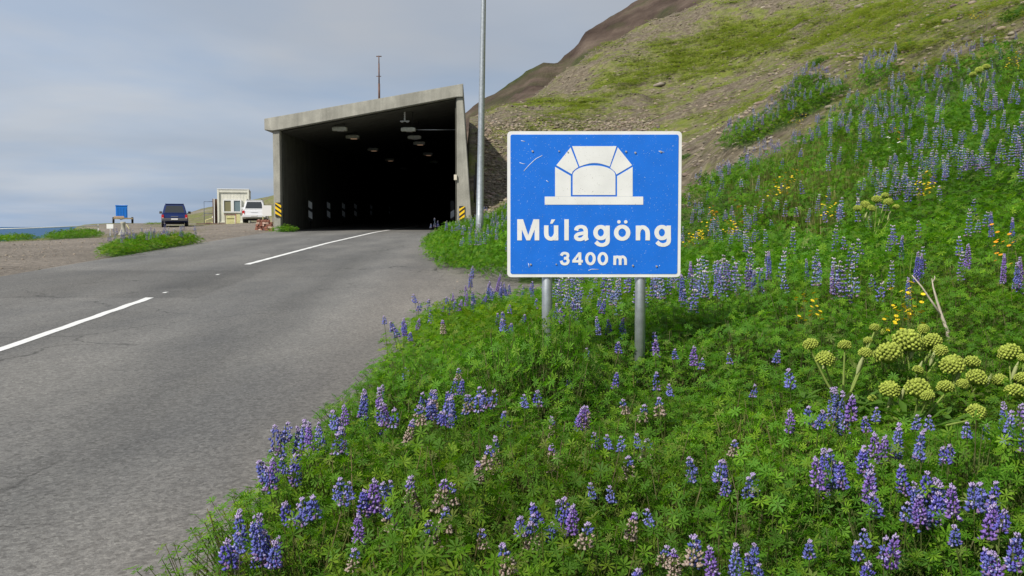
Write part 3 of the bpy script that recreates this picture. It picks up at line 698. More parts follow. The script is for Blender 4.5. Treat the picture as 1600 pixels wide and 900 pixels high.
def ell(cx_, cy_, a, b, n=12): return [(cx_ + a * math.cos(2 * math.pi * i / n), cy_ + b * math.sin(2 * math.pi * i / n)) for i in range(n)]
def poly_(bm, pts):
    LAY[0] = (LAY[0] + 1) % 6; yf = -.0044 - .00013 * LAY[0]; prism(bm, [zq(*p) for p in pts], 'y', yf, -.0027)
def letter_g(bm, x):
    ribbon(bm, ell(x + 38, 600, 28.5, 31), 24, True, w2=20); ribbon(bm, [(x + 75, 562), (x + 75, 612), (x + 75, 645), (x + 68, 659), (x + 48, 667), (x + 26, 663), (x + 11, 650)], 23, w2=19)
def letter_n(bm, x, top=562, base=642, xr=52, s_=24, s2=20):
    ribbon(bm, [(x + s_ / 2, top), (x + s_ / 2, base)], s_, sm=False); h = base - top
    ribbon(bm, [(x + s_ / 2, top + h * .52), (x + s_ / 2 + xr * .12, top + h * .25), (x + s_ / 2 + xr * .48, top + h * .105), (x + s_ / 2 + xr * .86, top + h * .25), (x + s_ / 2 + xr, top + h * .5), (x + s_ / 2 + xr, base)], s_, w2=s2)
bm = BM()
ribbon(bm, [(110, 528), (110, 642)], 25, sm=False); ribbon(bm, [(204, 528), (204, 642)], 25, sm=False)
poly_(bm, [(99, 528), (129, 528), (166, 642), (147, 642)]); poly_(bm, [(215, 528), (185, 528), (148, 642), (167, 642)])
ribbon(bm, [(254.5, 561), (254.5, 606), (260, 624), (277, 634), (296, 627), (307, 608)], 24, w2=19); ribbon(bm, [(307.5, 561), (307.5, 642)], 24, sm=False)
poly_(bm, [(282, 529), (303, 529), (288, 552), (275, 552)])
ribbon(bm, [(364, 528), (364, 642)], 24, sm=False)
ribbon(bm, [(416, 589), (421, 575), (438, 568), (456, 571), (466, 583), (468, 600), (468, 626), (474, 642)], 23, w2=18)
ribbon(bm, [(467, 600), (448, 604), (426, 609), (415, 620), (419, 632), (434, 637), (452, 632), (466, 617)], 21, w2=18)
letter_g(bm, 511)
ribbon(bm, ell(664.5, 601, 32.5, 33), 24, True, w2=20); poly_(bm, ell(647, 542, 9.5, 9.5, 14)); poly_(bm, ell(684, 542, 9.5, 9.5, 14))
letter_n(bm, 738); letter_g(bm, 841)
obj('lettering', bm, SWm, sign)
bm = BM()
ribbon(bm, [(336, 725), (342, 714), (355, 711), (369, 716), (371, 728), (363, 738), (350, 740)], 15.5, w2=14); ribbon(bm, [(350, 738), (366, 741), (373, 753), (367, 766), (353, 770), (340, 765), (335, 752)], 15.5, w2=14)
poly_(bm, [(395, 750), (429, 707), (443, 707), (412, 750)]); ribbon(bm, [(395, 755), (452, 755)], 14, sm=False); ribbon(bm, [(436, 707), (436, 775)], 15.5, sm=False)
ribbon(bm, ell(493, 741, 20.5, 28.5), 16, True, w2=14); ribbon(bm, ell(560, 741, 20.5, 28.5), 16, True, w2=14)
letter_n(bm, 617, 725, 775, 29, 15, 13.5); letter_n(bm, 646, 725, 775, 29, 15, 13.5)
obj('lettering', bm, SWm, sign)
# bolts
BO = material('bolt_steel', (.55, .52, .48), rough=.4, metal=.5)
for q in ((180, 160), (323, 160), (371, 165), (685, 162), (735, 168), (873, 163), (170, 772), (308, 771), (722, 778), (850, 782)):
    a_, b_ = zq(*q); bm = BM(); tube(bm, [(a_, -.003, b_), (a_, -.009, b_)], .007 if q[0] not in (323, 371, 308) else .005, 8); obj('bolt', bm, BO, sign)
SCR = material('scratch_white', (.7, .74, .78), rough=.6)
for pts in ([(133, 268), (165, 232), (200, 200), (234, 183)], [(110, 222), (128, 228), (140, 229)], [(482, 806), (500, 798), (538, 799)], [(118, 103), (140, 108)], [(254, 318), (268, 328)], [(862, 160), (892, 166)], [(868, 782), (866, 776)], [(158, 766), (162, 790)]):
    bm = BM(); pr = [zq(*q) for q in pts]; tube(bm, [(a_, -.0028, b_) for a_, b_ in pr], .0021, 5); obj('scratch', bm, SCR, sign)
for px in (855.6, 1003):
    a_, b_ = sp(px, 300); gz = tz1(sc_.x + a_, SD + .045)
    bm = BM(); tube(bm, [(a_, .048, gz - .5), (a_, .048, z1 - .03)], .038, 20); tube(bm, [(a_, .048, z1 - .03), (a_, .048, z1 - .01)], .039, 20); obj('post', bm, GAL, sign)
for py in (243, 408):
    a_, b_ = sp(900, py); bm = BM(); box(bm, ((x0 + x1) / 2, .0095, b_), (x1 - x0 - .06, .010, .045)); obj('back_rail', bm, BACK, sign)

# ------------------------------------------------------------------ vehicles
TY = material('tyre_rubber', (.02, .02, .022), rough=.85); RIM = material('rim_alloy', (.4, .4, .41), rough=.35, metal=.7)
GLS = material('tinted_glass', (.03, .035, .04), rough=.06, spec=.8); TLm = material('red_lens', (.5, .015, .015), rough=.2, spec=.6); PLT = material('number_plate', (.75, .75, .74))
BUM = material('grey_bumper', (.10, .10, .105), rough=.5); UND = material('underbody', (.015, .015, .015), rough=.9); CLm = material('clear_lens', (.75, .72, .68), rough=.15)
def car(lab, loc, rz, paint, low, bumper, Lg=4.6, Wd=1.82, Ht=1.78, clr=.32, rack=False):
    t = thing('parked_car', lab, 'car', loc, rz); h = Wd / 2; zb = Ht * .58   # belt line; rear end at y = 0
    lower = [(0.05, clr + .12), (.0, clr + .3), (.02, zb - .06), (.10, zb), (3.25, zb + .0), (4.35, zb - .12), (Lg - .05, zb - .3), (Lg, clr + .2), (Lg - .15, clr), (Lg - .45, clr - .02), (.35, clr)]
    bm = BM(); prism(bm, lower, 'x', -h, h, bev=.05)
    for s_ in (-1, 1):
        for yy in (.82, 3.62): box(bm, (s_ * (h - .03), yy, clr + .30), (.10, .98, .10), bev=.02)
    obj('body', bm, paint, t)
    # cabin with inward lean
    bm = BM(); hb, ht_ = h - .06, h - .24
    cy_ = [(.12, .42), (3.15, 2.35)]   # rear bottom/top, front bottom/top
    zt = Ht - .05
    v = [bm.verts.new(q) for q in ((-hb, .12, zb - .02), (hb, .12, zb - .02), (hb, 3.15, zb - .02), (-hb, 3.15, zb - .02), (-ht_, .42, zt), (ht_, .42, zt), (ht_, 2.35, zt), (-ht_, 2.35, zt))]
    for f in ((3, 2, 1, 0), (4, 5, 6, 7), (0, 1, 5, 4), (1, 2, 6, 5), (2, 3, 7, 6), (3, 0, 4, 7)): bm.faces.new([v[i] for i in f])
    bmesh.ops.recalc_face_normals(bm, faces=bm.faces); bmesh.ops.bevel(bm, geom=bm.edges[:], offset=.05, segments=2, affect='EDGES')
    obj('cabin', bm, paint, t)
    bm = BM(); box(bm, (0, 1.38, zt + .02), (2 * ht_ - .02, 1.98, .06), bev=.02); obj('roof', bm, paint, t)
    def pane(a, b, c, d, o, nm='window'):
        bm = BM(); q = [Vector(k_) for k_ in (a, b, c, d)]; n_ = (q[1] - q[0]).cross(q[3] - q[0]).normalized()
        if n_.dot(Vector(o)) < 0: n_ = -n_
        fr = [bm.verts.new(k_ + n_ * .012) for k_ in q]; bk_ = [bm.verts.new(k_ - n_ * .01) for k_ in q]
        bm.faces.new(fr); bm.faces.new(list(reversed(bk_)))
        for i in range(4): bm.faces.new((fr[i], bk_[i], bk_[(i + 1) % 4], fr[(i + 1) % 4]))
        bmesh.ops.recalc_face_normals(bm, faces=bm.faces); return obj(nm, bm, GLS, t)
    def L3(u, v_, sx=None):
        # point on rear face: u in -1..1, v 0..1
        y_ = .12 + .30 * v_; z_ = zb - .02 + (zt - zb + .02) * v_; w_ = hb + (ht_ - hb) * v_; return (u * w_, y_, z_)
    pane(L3(-.84, .14), L3(.84, .14), L3(.80, .86), L3(-.80, .86), (0, -1, .3), 'rear_window')
    for s_ in (-1, 1):
        def S(y0_, y1_):
            f = lambda y_, v_: (s_ * (hb + (ht_ - hb) * v_), y_, zb - .02 + (zt - zb + .02) * v_)
            return f(y0_, .16), f(y1_, .16), f(y1_ - (.45 if y1_ > 2.5 else 0), .84), f(y0_ + (.18 if y0_ < .5 else 0), .84)
        for r_ in ((.38, 1.15), (1.25, 2.0), (2.1, 2.92)): pane(*S(*r_), (s_, 0, .2))
    f = lambda u, v_: (u * (hb + (ht_ - hb) * v_), 3.15 - .8 * v_, zb - .02 + (zt - zb + .02) * v_)
    pane(f(-.88, .12), f(.88, .12), f(.86, .88), f(-.86, .88), (0, 1, .4), 'windscreen')
    bm = BM(); box(bm, (0, -.05, clr + .22), (Wd * .98, .22, .2), bev=.04); obj('rear_bumper', bm, bumper, t)
    bm = BM(); box(bm, (0, Lg + .02, clr + .2), (Wd * .98, .2, .22), bev=.04); obj('front_bumper', bm, bumper, t)
    bm = BM(); box(bm, (0, 2.3, clr - .04), (Wd * .7, 4.0, .14)); obj('underbody', bm, UND, t)
    bm = BM(); box(bm, (0, -.175, clr + .25), (.46, .015, .11)); obj('number_plate', bm, PLT, t)
    bm = BM(); box(bm, (0, -.012, zb - .2), (.5, .03, .035), bev=.008); obj('tailgate_handle', bm, RIM if low else bumper, t)
    for s_ in (-1, 1):
        bm = BM(); box(bm, (s_ * (h - .09), .0, zb - .26), (.17, .07, .36), bev=.02); tl = obj('tail_light', bm, TLm, t)
        bm = BM(); box(bm, (s_ * (h - .09), -.04, zb - .33), (.11, .012, .09)); obj('reverse_lamp', bm, CLm, tl)
        bm = BM(); box(bm, (s_ * (h - .2), Lg - .03, zb - .38), (.3, .08, .16), bev=.02); obj('headlight', bm, CLm, t)
        bm = BM(); box(bm, (s_ * (h + .12), 2.72, zb + .12), (.2, .1, .18), bev=.03); box(bm, (s_ * (h + .0), 2.76, zb + .06), (.12, .04, .05)); obj('wing_mirror', bm, bumper if low else paint, t)
        for yy in (.82, 3.62):
            bm = BM(); r_ = .37; rings = [(.00, r_ - .13), (.01, r_ - .02), (.03, r_), (.21, r_), (.23, r_ - .02), (.24, r_ - .13)]
            xx = s_ * (h - .22) 
            seg = 20; rr = [[bm.verts.new((xx + s_ * a_, yy + b_ * math.cos(2 * math.pi * k_ / seg), r_ + b_ * math.sin(2 * math.pi * k_ / seg))) for k_ in range(seg)] for a_, b_ in rings]
            for A, B in zip(rr, rr[1:]):
                for k_ in range(seg): bm.faces.new((A[k_], A[(k_ + 1) % seg], B[(k_ + 1) % seg], B[k_]))
            bm.faces.new(rr[0]); bm.faces.new(rr[-1]); bmesh.ops.recalc_face_normals(bm, faces=bm.faces)
            wl = obj('wheel', bm, TY, t)
            bm = BM(); tube(bm, [(xx + s_ * .235, yy, r_), (xx + s_ * .25, yy, r_)], [r_ - .14, r_ - .17], 12); obj('rim', bm, RIM, wl)
    if rack:
        for s_ in (-1, 1):
            bm = BM(); tube(bm, [(s_ * (ht_ - .1), .5, zt + .1), (s_ * (ht_ - .1), 2.3, zt + .1)], .02, 6)
            for yy in (.55, 1.4, 2.25): box(bm, (s_ * (ht_ - .1), yy, zt + .06), (.04, .06, .08))
            obj('roof_rail', bm, DK, t)
    return t
NAVY = material('navy_paint', (.010, .028, .13), rough=.3, spec=.5, coat=.3); WHT = material('white_paint', (.72, .73, .75), rough=.25, spec=.5, coat=.5)
def place(px, D): x = (px - 800) / FPX * D; return Vector((x, D, tz1(x, D)))
SILV = material('silver_mirror', (.6, .62, .65), rough=.2, metal=.4)
p = place(274, 72); car('dark blue parked car with tinted rear window seen from behind on the gravel', p, R(17.5), NAVY, True, BUM, Ht=1.72, Wd=1.78, clr=.36)
p = place(398, 75.5); car('white parked car seen from behind in front of the site cabin', p, R(11), WHT, False, WHT, Wd=1.72, Ht=1.72, clr=.30, rack=True)

# ------------------------------------------------------------------ site cabin
CA = material('cabin_cream', (.70, .69, .60), rough=.6, var=.10, vscale=1.5); WF = material('white_frame', (.8, .8, .79), rough=.4); WGm = material('window_glass', (.16, .22, .24), rough=.05, spec=.9)
BRN = material('brown_board', (.17, .11, .09), rough=.8, var=.2); WD = material('weathered_wood', (.34, .27, .17), rough=.85, var=.3, vscale=6); YB = material('yellow_board', (.55, .52, .26), rough=.7, var=.15)
p = place(366, 80)
cb = thing('site_cabin', 'cream coloured site cabin with a white framed window facing the road', 'cabin', p + Vector((0, 0, .02)), R(13.3))
w_, h_, l_ = 2.42, 2.72, 6.0
bm = BM(); box(bm, (0, l_ / 2, h_ / 2), (w_ - .12, l_ - .08, h_ - .1))
for k in range(9): box(bm, (-1.0 + k * .25, .04 - .004, h_ * .5), (.05, .012, h_ - .4))
for s_ in (-1, 1):
    for k in range(22): box(bm, (s_ * (w_ / 2 - .06), .3 + k * .25, h_ / 2), (.05, .10, h_ - .4))
obj('wall', bm, CA, cb)
for s_ in (-1, 1):
    for yy in (0, l_): bm = BM(); box(bm, (s_ * (w_ / 2 - .06), yy, h_ / 2), (.14, .14, h_), bev=.015); obj('corner_post', bm, CA, cb)
for yy in (0, l_):
    bm = BM(); box(bm, (0, yy + .012, h_ - .12), (w_ - .26, .12, .24)); obj('top_beam', bm, CA, cb)
    bm = BM(); box(bm, (0, yy + .012, .08), (w_ - .26, .1, .15)); obj('bottom_beam', bm, CA, cb)
bm = BM(); box(bm, (0, l_ / 2, h_ + .02), (w_ + .04, l_ + .18, .06), bev=.01); obj('roof', bm, WF, cb)
bm = BM(); x0w, x1w, zw0, zw1 = -.80, .62, .88, 1.92
for a_, b_, c_, d_ in ((x0w, x1w, zw0, zw0 + .09), (x0w, x1w, zw1 - .09, zw1)): box(bm, ((a_ + b_) / 2, -.05, (c_ + d_) / 2), (b_ - a_, .10, d_ - c_))
for a_, b_ in ((x0w, x0w + .09), (-.19, .04), (x1w - .09, x1w)): box(bm, ((a_ + b_) / 2, -.053, (zw0 + zw1) / 2), (b_ - a_, .10, zw1 - zw0 - .18))
wf = obj('window_frame', bm, WF, cb)
for (a_, b_), mm in zip(((x0w + .09, -.19), (.04, x1w - .09)), (material('window_glass_warm', (.22, .2, .1), rough=.08, spec=.8), WGm)):
    bm = BM(); box(bm, ((a_ + b_) / 2, -.03, (zw0 + zw1) / 2), (b_ - a_, .02, zw1 - zw0 - .18)); obj('pane', bm, mm, wf)
bm = BM(); box(bm, (-w_ / 2 - .04, .6, 1.0), (.05, .85, 1.95), rot=None); 
bmesh.ops.rotate(bm, cent=(-w_ / 2 - .02, 1.0, 0), matrix=Matrix.Rotation(R(-24), 3, 'Z'), verts=bm.verts); d_ = obj('door', bm, BRN, cb)
bm = BM(); box(bm, (-w_ / 2 - .26, .1, 1.0), (.06, .06, 1.98)); obj('door_edge', bm, WF, d_)
# odd things in front of the cabin
def gbox(name, lab, cat, px, py_b, D, w, h, d, m, rz=.2, legs=None):
    p = place(px, D); o = thing(name, lab, cat, p, rz)
    bm = BM(); box(bm, (0, 0, h / 2), (w, d, h), bev=.01); obj('board', bm, m, o); return o
t = thing('trestle_barrier', 'weathered wooden trestle barrier under the cabin window', 'barrier', place(362, 77.5), R(14))
bm = BM(); box(bm, (0, 0, .74), (1.0, .05, .1)); obj('rail', bm, BRN, t)
for s_ in (-.42, .42):
    bm = BM(); box(bm, (s_, .12, .37), (.06, .05, .78), rot=(R(-14), 0, 0)); box(bm, (s_, -.12, .37), (.06, .05, .78), rot=(R(14), 0, 0)); obj('leg', bm, WD, t)
t = thing('leaning_board', 'pale yellow board leaning below the cabin window', 'board', place(361, 78.3), R(14))
bm = BM(); box(bm, (0, 0, .34), (.62, .04, .68), rot=(R(-8), 0, 0)); box(bm, (0, -.04, .5), (.6, .02, .07), rot=(R(-8), 0, 0)); box(bm, (0, -.04, .15), (.6, .02, .07), rot=(R(-8), 0, 0)); obj('board', bm, YB, t)
t = thing('leaning_board', 'narrow reddish trimmed pale board beside the white car', 'board', place(373, 77.2), R(14))
bm = BM(); box(bm, (0, 0, .36), (.3, .04, .72), rot=(R(-6), 0, 0)); obj('board', bm, YB, t)
bm = BM(); box(bm, (-.17, -.01, .36), (.05, .05, .76), rot=(R(-6), 0, 0)); obj('edging', bm, material('red_brown_trim', (.35, .12, .07)), t)
# frame goal and low yellow trestle left of the cabin
BF = material('blue_grey_steel', (.10, .13, .19), rough=.5, metal=.3)
t = thing('metal_frame', 'thin upright blue grey metal frame standing left of the cabin', 'frame', place(327.5, 86), R(10)); zt_ = P(327, 315, 86).z - place(327.5, 86).z
bm = BM()
for s_ in (-.38, .38): tube(bm, [(s_, 0, -.1), (s_, 0, zt_)], .026, 6)
obj('upright', bm, BF, t)
bm = BM()
for zz_ in (zt_, zt_ - 1.0): tube(bm, [(-.38, 0, zz_), (.38, 0, zz_)], .026, 6)
obj('crossbar', bm, BF, t)
t = thing('yellow_trestle', 'low yellow slatted trestle on the grass left of the cabin', 'trestle', place(329, 83), R(5))
bm = BM(); tube(bm, [(-.4, 0, .32), (.4, 0, .58)], .03, 6); box(bm, (0, 0, .14), (.72, .05, .10)); obj('rail', bm, YB, t)
for s_ in (-.36, .38):
    bm = BM(); box(bm, (s_, 0, .2), (.05, .05, .5 if s_ > 0 else .34)); obj('leg', bm, YB, t)
bm = BM(); box(bm, (0, 0, .33), (.2, .02, .15)); tube(bm, [(0, .03, 0), (0, .03, .4)], .015, 6)
o = obj('notice_plate', bm, WF); o.location = place(332.5, 81) + Vector((.1, 0, .25)); tag(o, 'tiny white plate on a short stake left of the cabin', 'plate')
for k, (px, ll, an) in enumerate(((318, 1.0, 12), (325, .7, -8), (331, .9, 20), (345, .8, 4))):
    bm = BM(); box(bm, (0, 0, .05), (ll, .12, .08)); 
    if k % 2: box(bm, (.1, .03, .13), (ll * .6, .1, .06), rot=(0, 0, .3))
    o = obj('timber_offcut', bm, BRN); o.location = place(px, 79); o.rotation_euler.z = R(an); tag(o, 'short brown timber offcut lying on the gravel before the cabin', 'timber', 'timber offcuts before the cabin')
# white board on legs
t = thing('notice_board', 'blank white notice board on two pale legs beside the portal wall', 'notice board', place(418, 56), R(12))
gz = place(418, 56).z; zb_, zt_ = P(418, 337.5, 56).z - gz, P(418, 321, 56).z - gz
bm = BM(); box(bm, (0, 0, (zb_ + zt_) / 2), (.50, .03, zt_ - zb_), bev=.005); obj('board', bm, WF, t)
for s_ in (-.22, .22):
    bm = BM(); box(bm, (s_, .035, (zt_ - .1) / 2), (.04, .035, zt_ - .1)); obj('leg', bm, YB, t)
# pile of red stones
RS = material('red_rubble', (.20, .085, .06), rough=.9, var=.35, vscale=4); RS2 = material('pale_rubble', (.45, .33, .27), rough=.9, var=.3, vscale=4)
def rock(bm, c, r, q, sub=1):
    rs = bmesh.ops.create_icosphere(bm, subdivisions=sub, radius=1); a, b, c_ = q.uniform(.7, 1.3), q.uniform(.7, 1.2), q.uniform(.45, .8); M_ = Euler((q.uniform(-.4, .4), q.uniform(-.4, .4), q.uniform(0, 6.3))).to_matrix()
    for v in rs['verts']:
        k_ = 1 + q.uniform(-.18, .18); v.co = M_ @ Vector((v.co.x * a, v.co.y * b, v.co.z * c_)) * r * k_ + Vector(c)
base = place(413, 48.5); k_n = 0
for layer in range(5):
    for k in range(6 - layer // 2):
        for dd in range(2):
            bm = BM(); q = rnd
            box(bm, (0, 0, 0), (q.uniform(.12, .2), q.uniform(.12, .18), q.uniform(.08, .12)), bev=.02)
            for v in bm.verts: v.co *= 1 + q.uniform(-.1, .1)
            o = obj('rubble_block', bm, RS if q.random() < .72 else RS2); 
            o.location = (base.x - .36 + k * .15 + layer * .03 + q.uniform(-.02, .02), base.y + dd * .17, base.z + .05 + layer * .105); o.rotation_euler = (q.uniform(-.2, .2), q.uniform(-.2, .2), q.uniform(-.5, .5))
            tag(o, 'reddish rubble block in the stacked pile beside the portal wall', 'rubble', 'rubble blocks piled beside the portal')
# blue tub on trailer
p = place(191, 85); t = thing('flat_trailer', 'low flat trailer with dark wheels carrying the blue tub', 'trailer', p, R(22))
bm = BM(); box(bm, (.15, .5, .42), (1.55, 2.0, .07)); box(bm, (.15, -.52, .40), (1.5, .05, .12)); obj('deck', bm, WD, t)
bm = BM(); tube(bm, [(.15, -.5, .36), (-.1, -1.4, .3)], .03, 6); obj('drawbar', bm, DK, t)
for s_ in (-.62, .88):
    bm = BM(); tube(bm, [(s_ - .08, .3, .26), (s_ + .08, .3, .26)], .27, 14); wl = obj('wheel', bm, TY, t)
    bm = BM(); tube(bm, [(s_ - .09, .3, .26), (s_ + .09, .3, .26)], .13, 10); obj('hub', bm, RIM, wl)
PB = material('blue_plastic', (.015, .19, .66), rough=.4); t2 = thing('blue_tub', 'bright blue plastic bulk tub standing on the flat trailer', 'tub', p + Vector((0, .1, .455)), R(22))
bm = BM(); box(bm, (0, .3, .50), (.92, .9, 1.0), bev=.03)
for k in range(4): box(bm, (-.33 + k * .22, -.155, .45), (.06, .03, .75))
obj('shell', bm, PB, t2)
bm = BM(); box(bm, (0, .3, 1.03), (.98, .96, .08), bev=.02); obj('rim', bm, PB, t2)
bm = BM(); box(bm, (.05, .3, 1.09), (.5, .3, .03)); obj('lid_patch', bm, WF, t2)
bm = BM(); box(bm, (0, 0, .07), (.8, .25, .14), bev=.02); o = obj('sack', bm, material('pale_sacking', (.55, .4, .28), rough=.9)); o.location = p + Vector((-.02, -.45, .455)); o.rotation_euler.z = R(22); tag(o, 'pale tan sack lying on the trailer deck below the blue tub', 'sack')
# concrete pedestal and prop
p = place(193.5, 55); hP = P(193, 346.5, 55).z - p.z
t = thing('concrete_pedestal', 'weathered grey concrete pedestal flaring out at the bottom', 'pedestal', p)
bm = BM(); n_ = 12; prof = [(-.05, .26), (.06, .26), (.14, .19), (hP * .45, .12), (hP * .8, .10), (hP * .9, .14), (hP, .13)]
tube(bm, [(0, 0, a_) for a_, _ in prof], [b_ for _, b_ in prof], n_); obj('pedestal', bm, concrete('pale_concrete', (.5, .49, .42)), t)
bm = BM(); tube(bm, [(.18, 0, hP * .8), (.52, .1, .0)], .022, 6); o = obj('leaning_pole', bm, YB); o.location = p; tag(o, 'pale thin pole leaning out beside the concrete pedestal', 'pole')
bm = BM(); box(bm, (0, 0, .50), (.36, .02, .24)); box(bm, (0, .02, .25), (.03, .02, .5)); o = obj('white_plate', bm, WF); pp = place(173, 54); o.location = pp; tag(o, 'small white plate on a stake left of the concrete pedestal', 'sign')
# white rope rail along the coast edge
t = thing('rope_rail', 'long white rope rail strung low above the coastal weeds', 'rail', (0, 0, 0))
pa, pb = P(-90, 360, 51), P(153, 352.5, 55)
bm = BM(); tube(bm, [pa, (pa + pb) / 2 + Vector((0, 0, -.02)), pb], .028, 6); obj('rope', bm, WF, t)
for f_ in (0.0, 1.0):
    q = pa.lerp(pb, f_); zg = tz1(q.x, q.y); bm = BM(); box(bm, (q.x, q.y + .03, (zg + q.z) / 2), (.04, .04, q.z + .12 - zg)); obj('post', bm, WF, t)

# ------------------------------------------------------------------ vegetation
def veg_mat(name, transl=.35, rough=.6):
    m = bpy.data.materials.new(name); m.use_nodes = True; t = m.node_tree; n = t.nodes.new; l = t.links.new
    b = t.nodes['Principled BSDF']; b.inputs['Roughness'].default_value = rough; b.inputs['Specular IOR Level'].default_value = .25
    at = n('ShaderNodeAttribute'); at.attribute_name = 'Col'; l(at.outputs['Color'], b.inputs['Base Color'])
    tr = n('ShaderNodeBsdfTranslucent'); 
    g = n('ShaderNodeMixRGB'); g.blend_type = 'MULTIPLY'; g.inputs[0].default_value = 1; l(at.outputs['Color'], g.inputs[1]); g.inputs[2].default_value = (1.45, 1.65, .6, 1) if transl > .2 else (1, 1, 1, 1)
    l(g.outputs[0], tr.inputs['Color'])
    mx = n('ShaderNodeMixShader'); mx.inputs[0].default_value = transl; l(b.outputs[0], mx.inputs[1]); l(tr.outputs[0], mx.inputs[2]); l(mx.outputs[0], t.nodes['Material Output'].inputs[0])
    return m
VM = veg_mat('leaf_green', .46); FM = veg_mat('petal', .18, .7)
def nrmv(v): return v / (np.linalg.norm(v) + 1e-9)
def palm_leaf(c, n, L, k, q, col, fold=True):
    n = nrmv(n); a = nrmv(np.cross(n, [.3, .9, .2])); b = np.cross(n, a); V, Fs = [], []; off = q.uniform(0, 6.3); lift = q.uniform(-.15, .45)
    for i in range(k):
        an = off + i * 2 * math.pi / k * .93; d = a * math.cos(an) + b * math.sin(an); s = np.cross(n, d); l = L * q.uniform(.8, 1.1)
        m = c + d * l * .62 + n * l * lift * .7; tip = c + d * l + n * l * (lift * .9 - .06); w = l * q.uniform(.12, .165)
        o = len(V)
        if fold:
            V += [c, m + s * w, tip, m - s * w, m - n * l * .07]; Fs += [(o, o + 4, o + 2, o + 1), (o, o + 3, o + 2, o + 4)]
        else:
            V += [c, m + s * w * 1.25, tip, m - s * w * 1.25]; Fs += [(o, o + 3, o + 2, o + 1)]
    V = np.array(V); C = np.tile(col, (len(V), 1)); return V, np.array(Fs), C
def stem_quads(p0, p1, r, col):
    p0, p1 = np.array(p0, float), np.array(p1, float); d = nrmv(p1 - p0); a = nrmv(np.cross(d, [.2, .9, .1])); b = np.cross(d, a)
    V = [p0 + a * r, p0 + b * r, p0 - a * r * .8 - b * r * .8, p1 + a * r * .6, p1 + b * r * .6, p1 - a * r * .5 - b * r * .5]
    return np.array(V), np.array([(0, 1, 4, 3), (1, 2, 5, 4), (2, 0, 3, 5)]), np.tile(col, (6, 1))
GR = [np.array(c) for c in ((.095, .245, .012), (.125, .28, .015), (.075, .20, .012), (.17, .31, .020), (.09, .23, .022))]
YG = np.array((.17, .24, .05)); STEMC = np.array((.16, .20, .06)); STRAW = np.array((.42, .38, .22))
def plant_tpl(q, nl, k, L, Rr, H, fold=True, petiole=True, straw=.25):
    parts = []
    for i in range(nl):
        r = Rr * math.sqrt(q.random()); an = q.uniform(0, 6.3); z = H * (1 - .35 * (r / Rr) ** 2) * (q.uniform(.3, 1.0) if q.random() < .65 else q.uniform(.85, 1.05))
        c = np.array((r * math.cos(an), r * math.sin(an), z)); n = np.array((math.cos(an) * q.uniform(0, .9), math.sin(an) * q.uniform(0, .9), 1.0)) + np.array((q.gauss(0, .5), q.gauss(0, .5) - .35, 0))
        col = q.choice(GR) * q.uniform(.8, 1.2)
        if q.random() < .05: col = YG
        parts.append(palm_leaf(c, n, L * q.uniform(.6, 1.25), max(4, k + q.choice((-1, 0, 0, 1))), q, col, fold))
        if petiole and i % 2 == 0: parts.append(stem_quads((c[0] * .3, c[1] * .3, z * .25), c, .0028, STEMC))
    for _ in range(3 if straw else 0):
        if q.random() > .35: continue
        a = q.uniform(0, 6.3); parts.append(stem_quads((0, 0, 0), (.12 * math.cos(a), .12 * math.sin(a), H * q.uniform(.8, 1.1)), .0026, STRAW * q.uniform(.5, .9)))
    return catf(parts)
q = random.Random(3)
TPN = [plant_tpl(q, 78, 7, .031, .24, .42) for _ in range(10)]
TPM = [plant_tpl(q, 38, 6, .042, .27, .42, False, False, 0) for _ in range(10)]
TPF = [plant_tpl(q, 26, 5, .058, .32, .42, False, False, 0) for _ in range(8)]

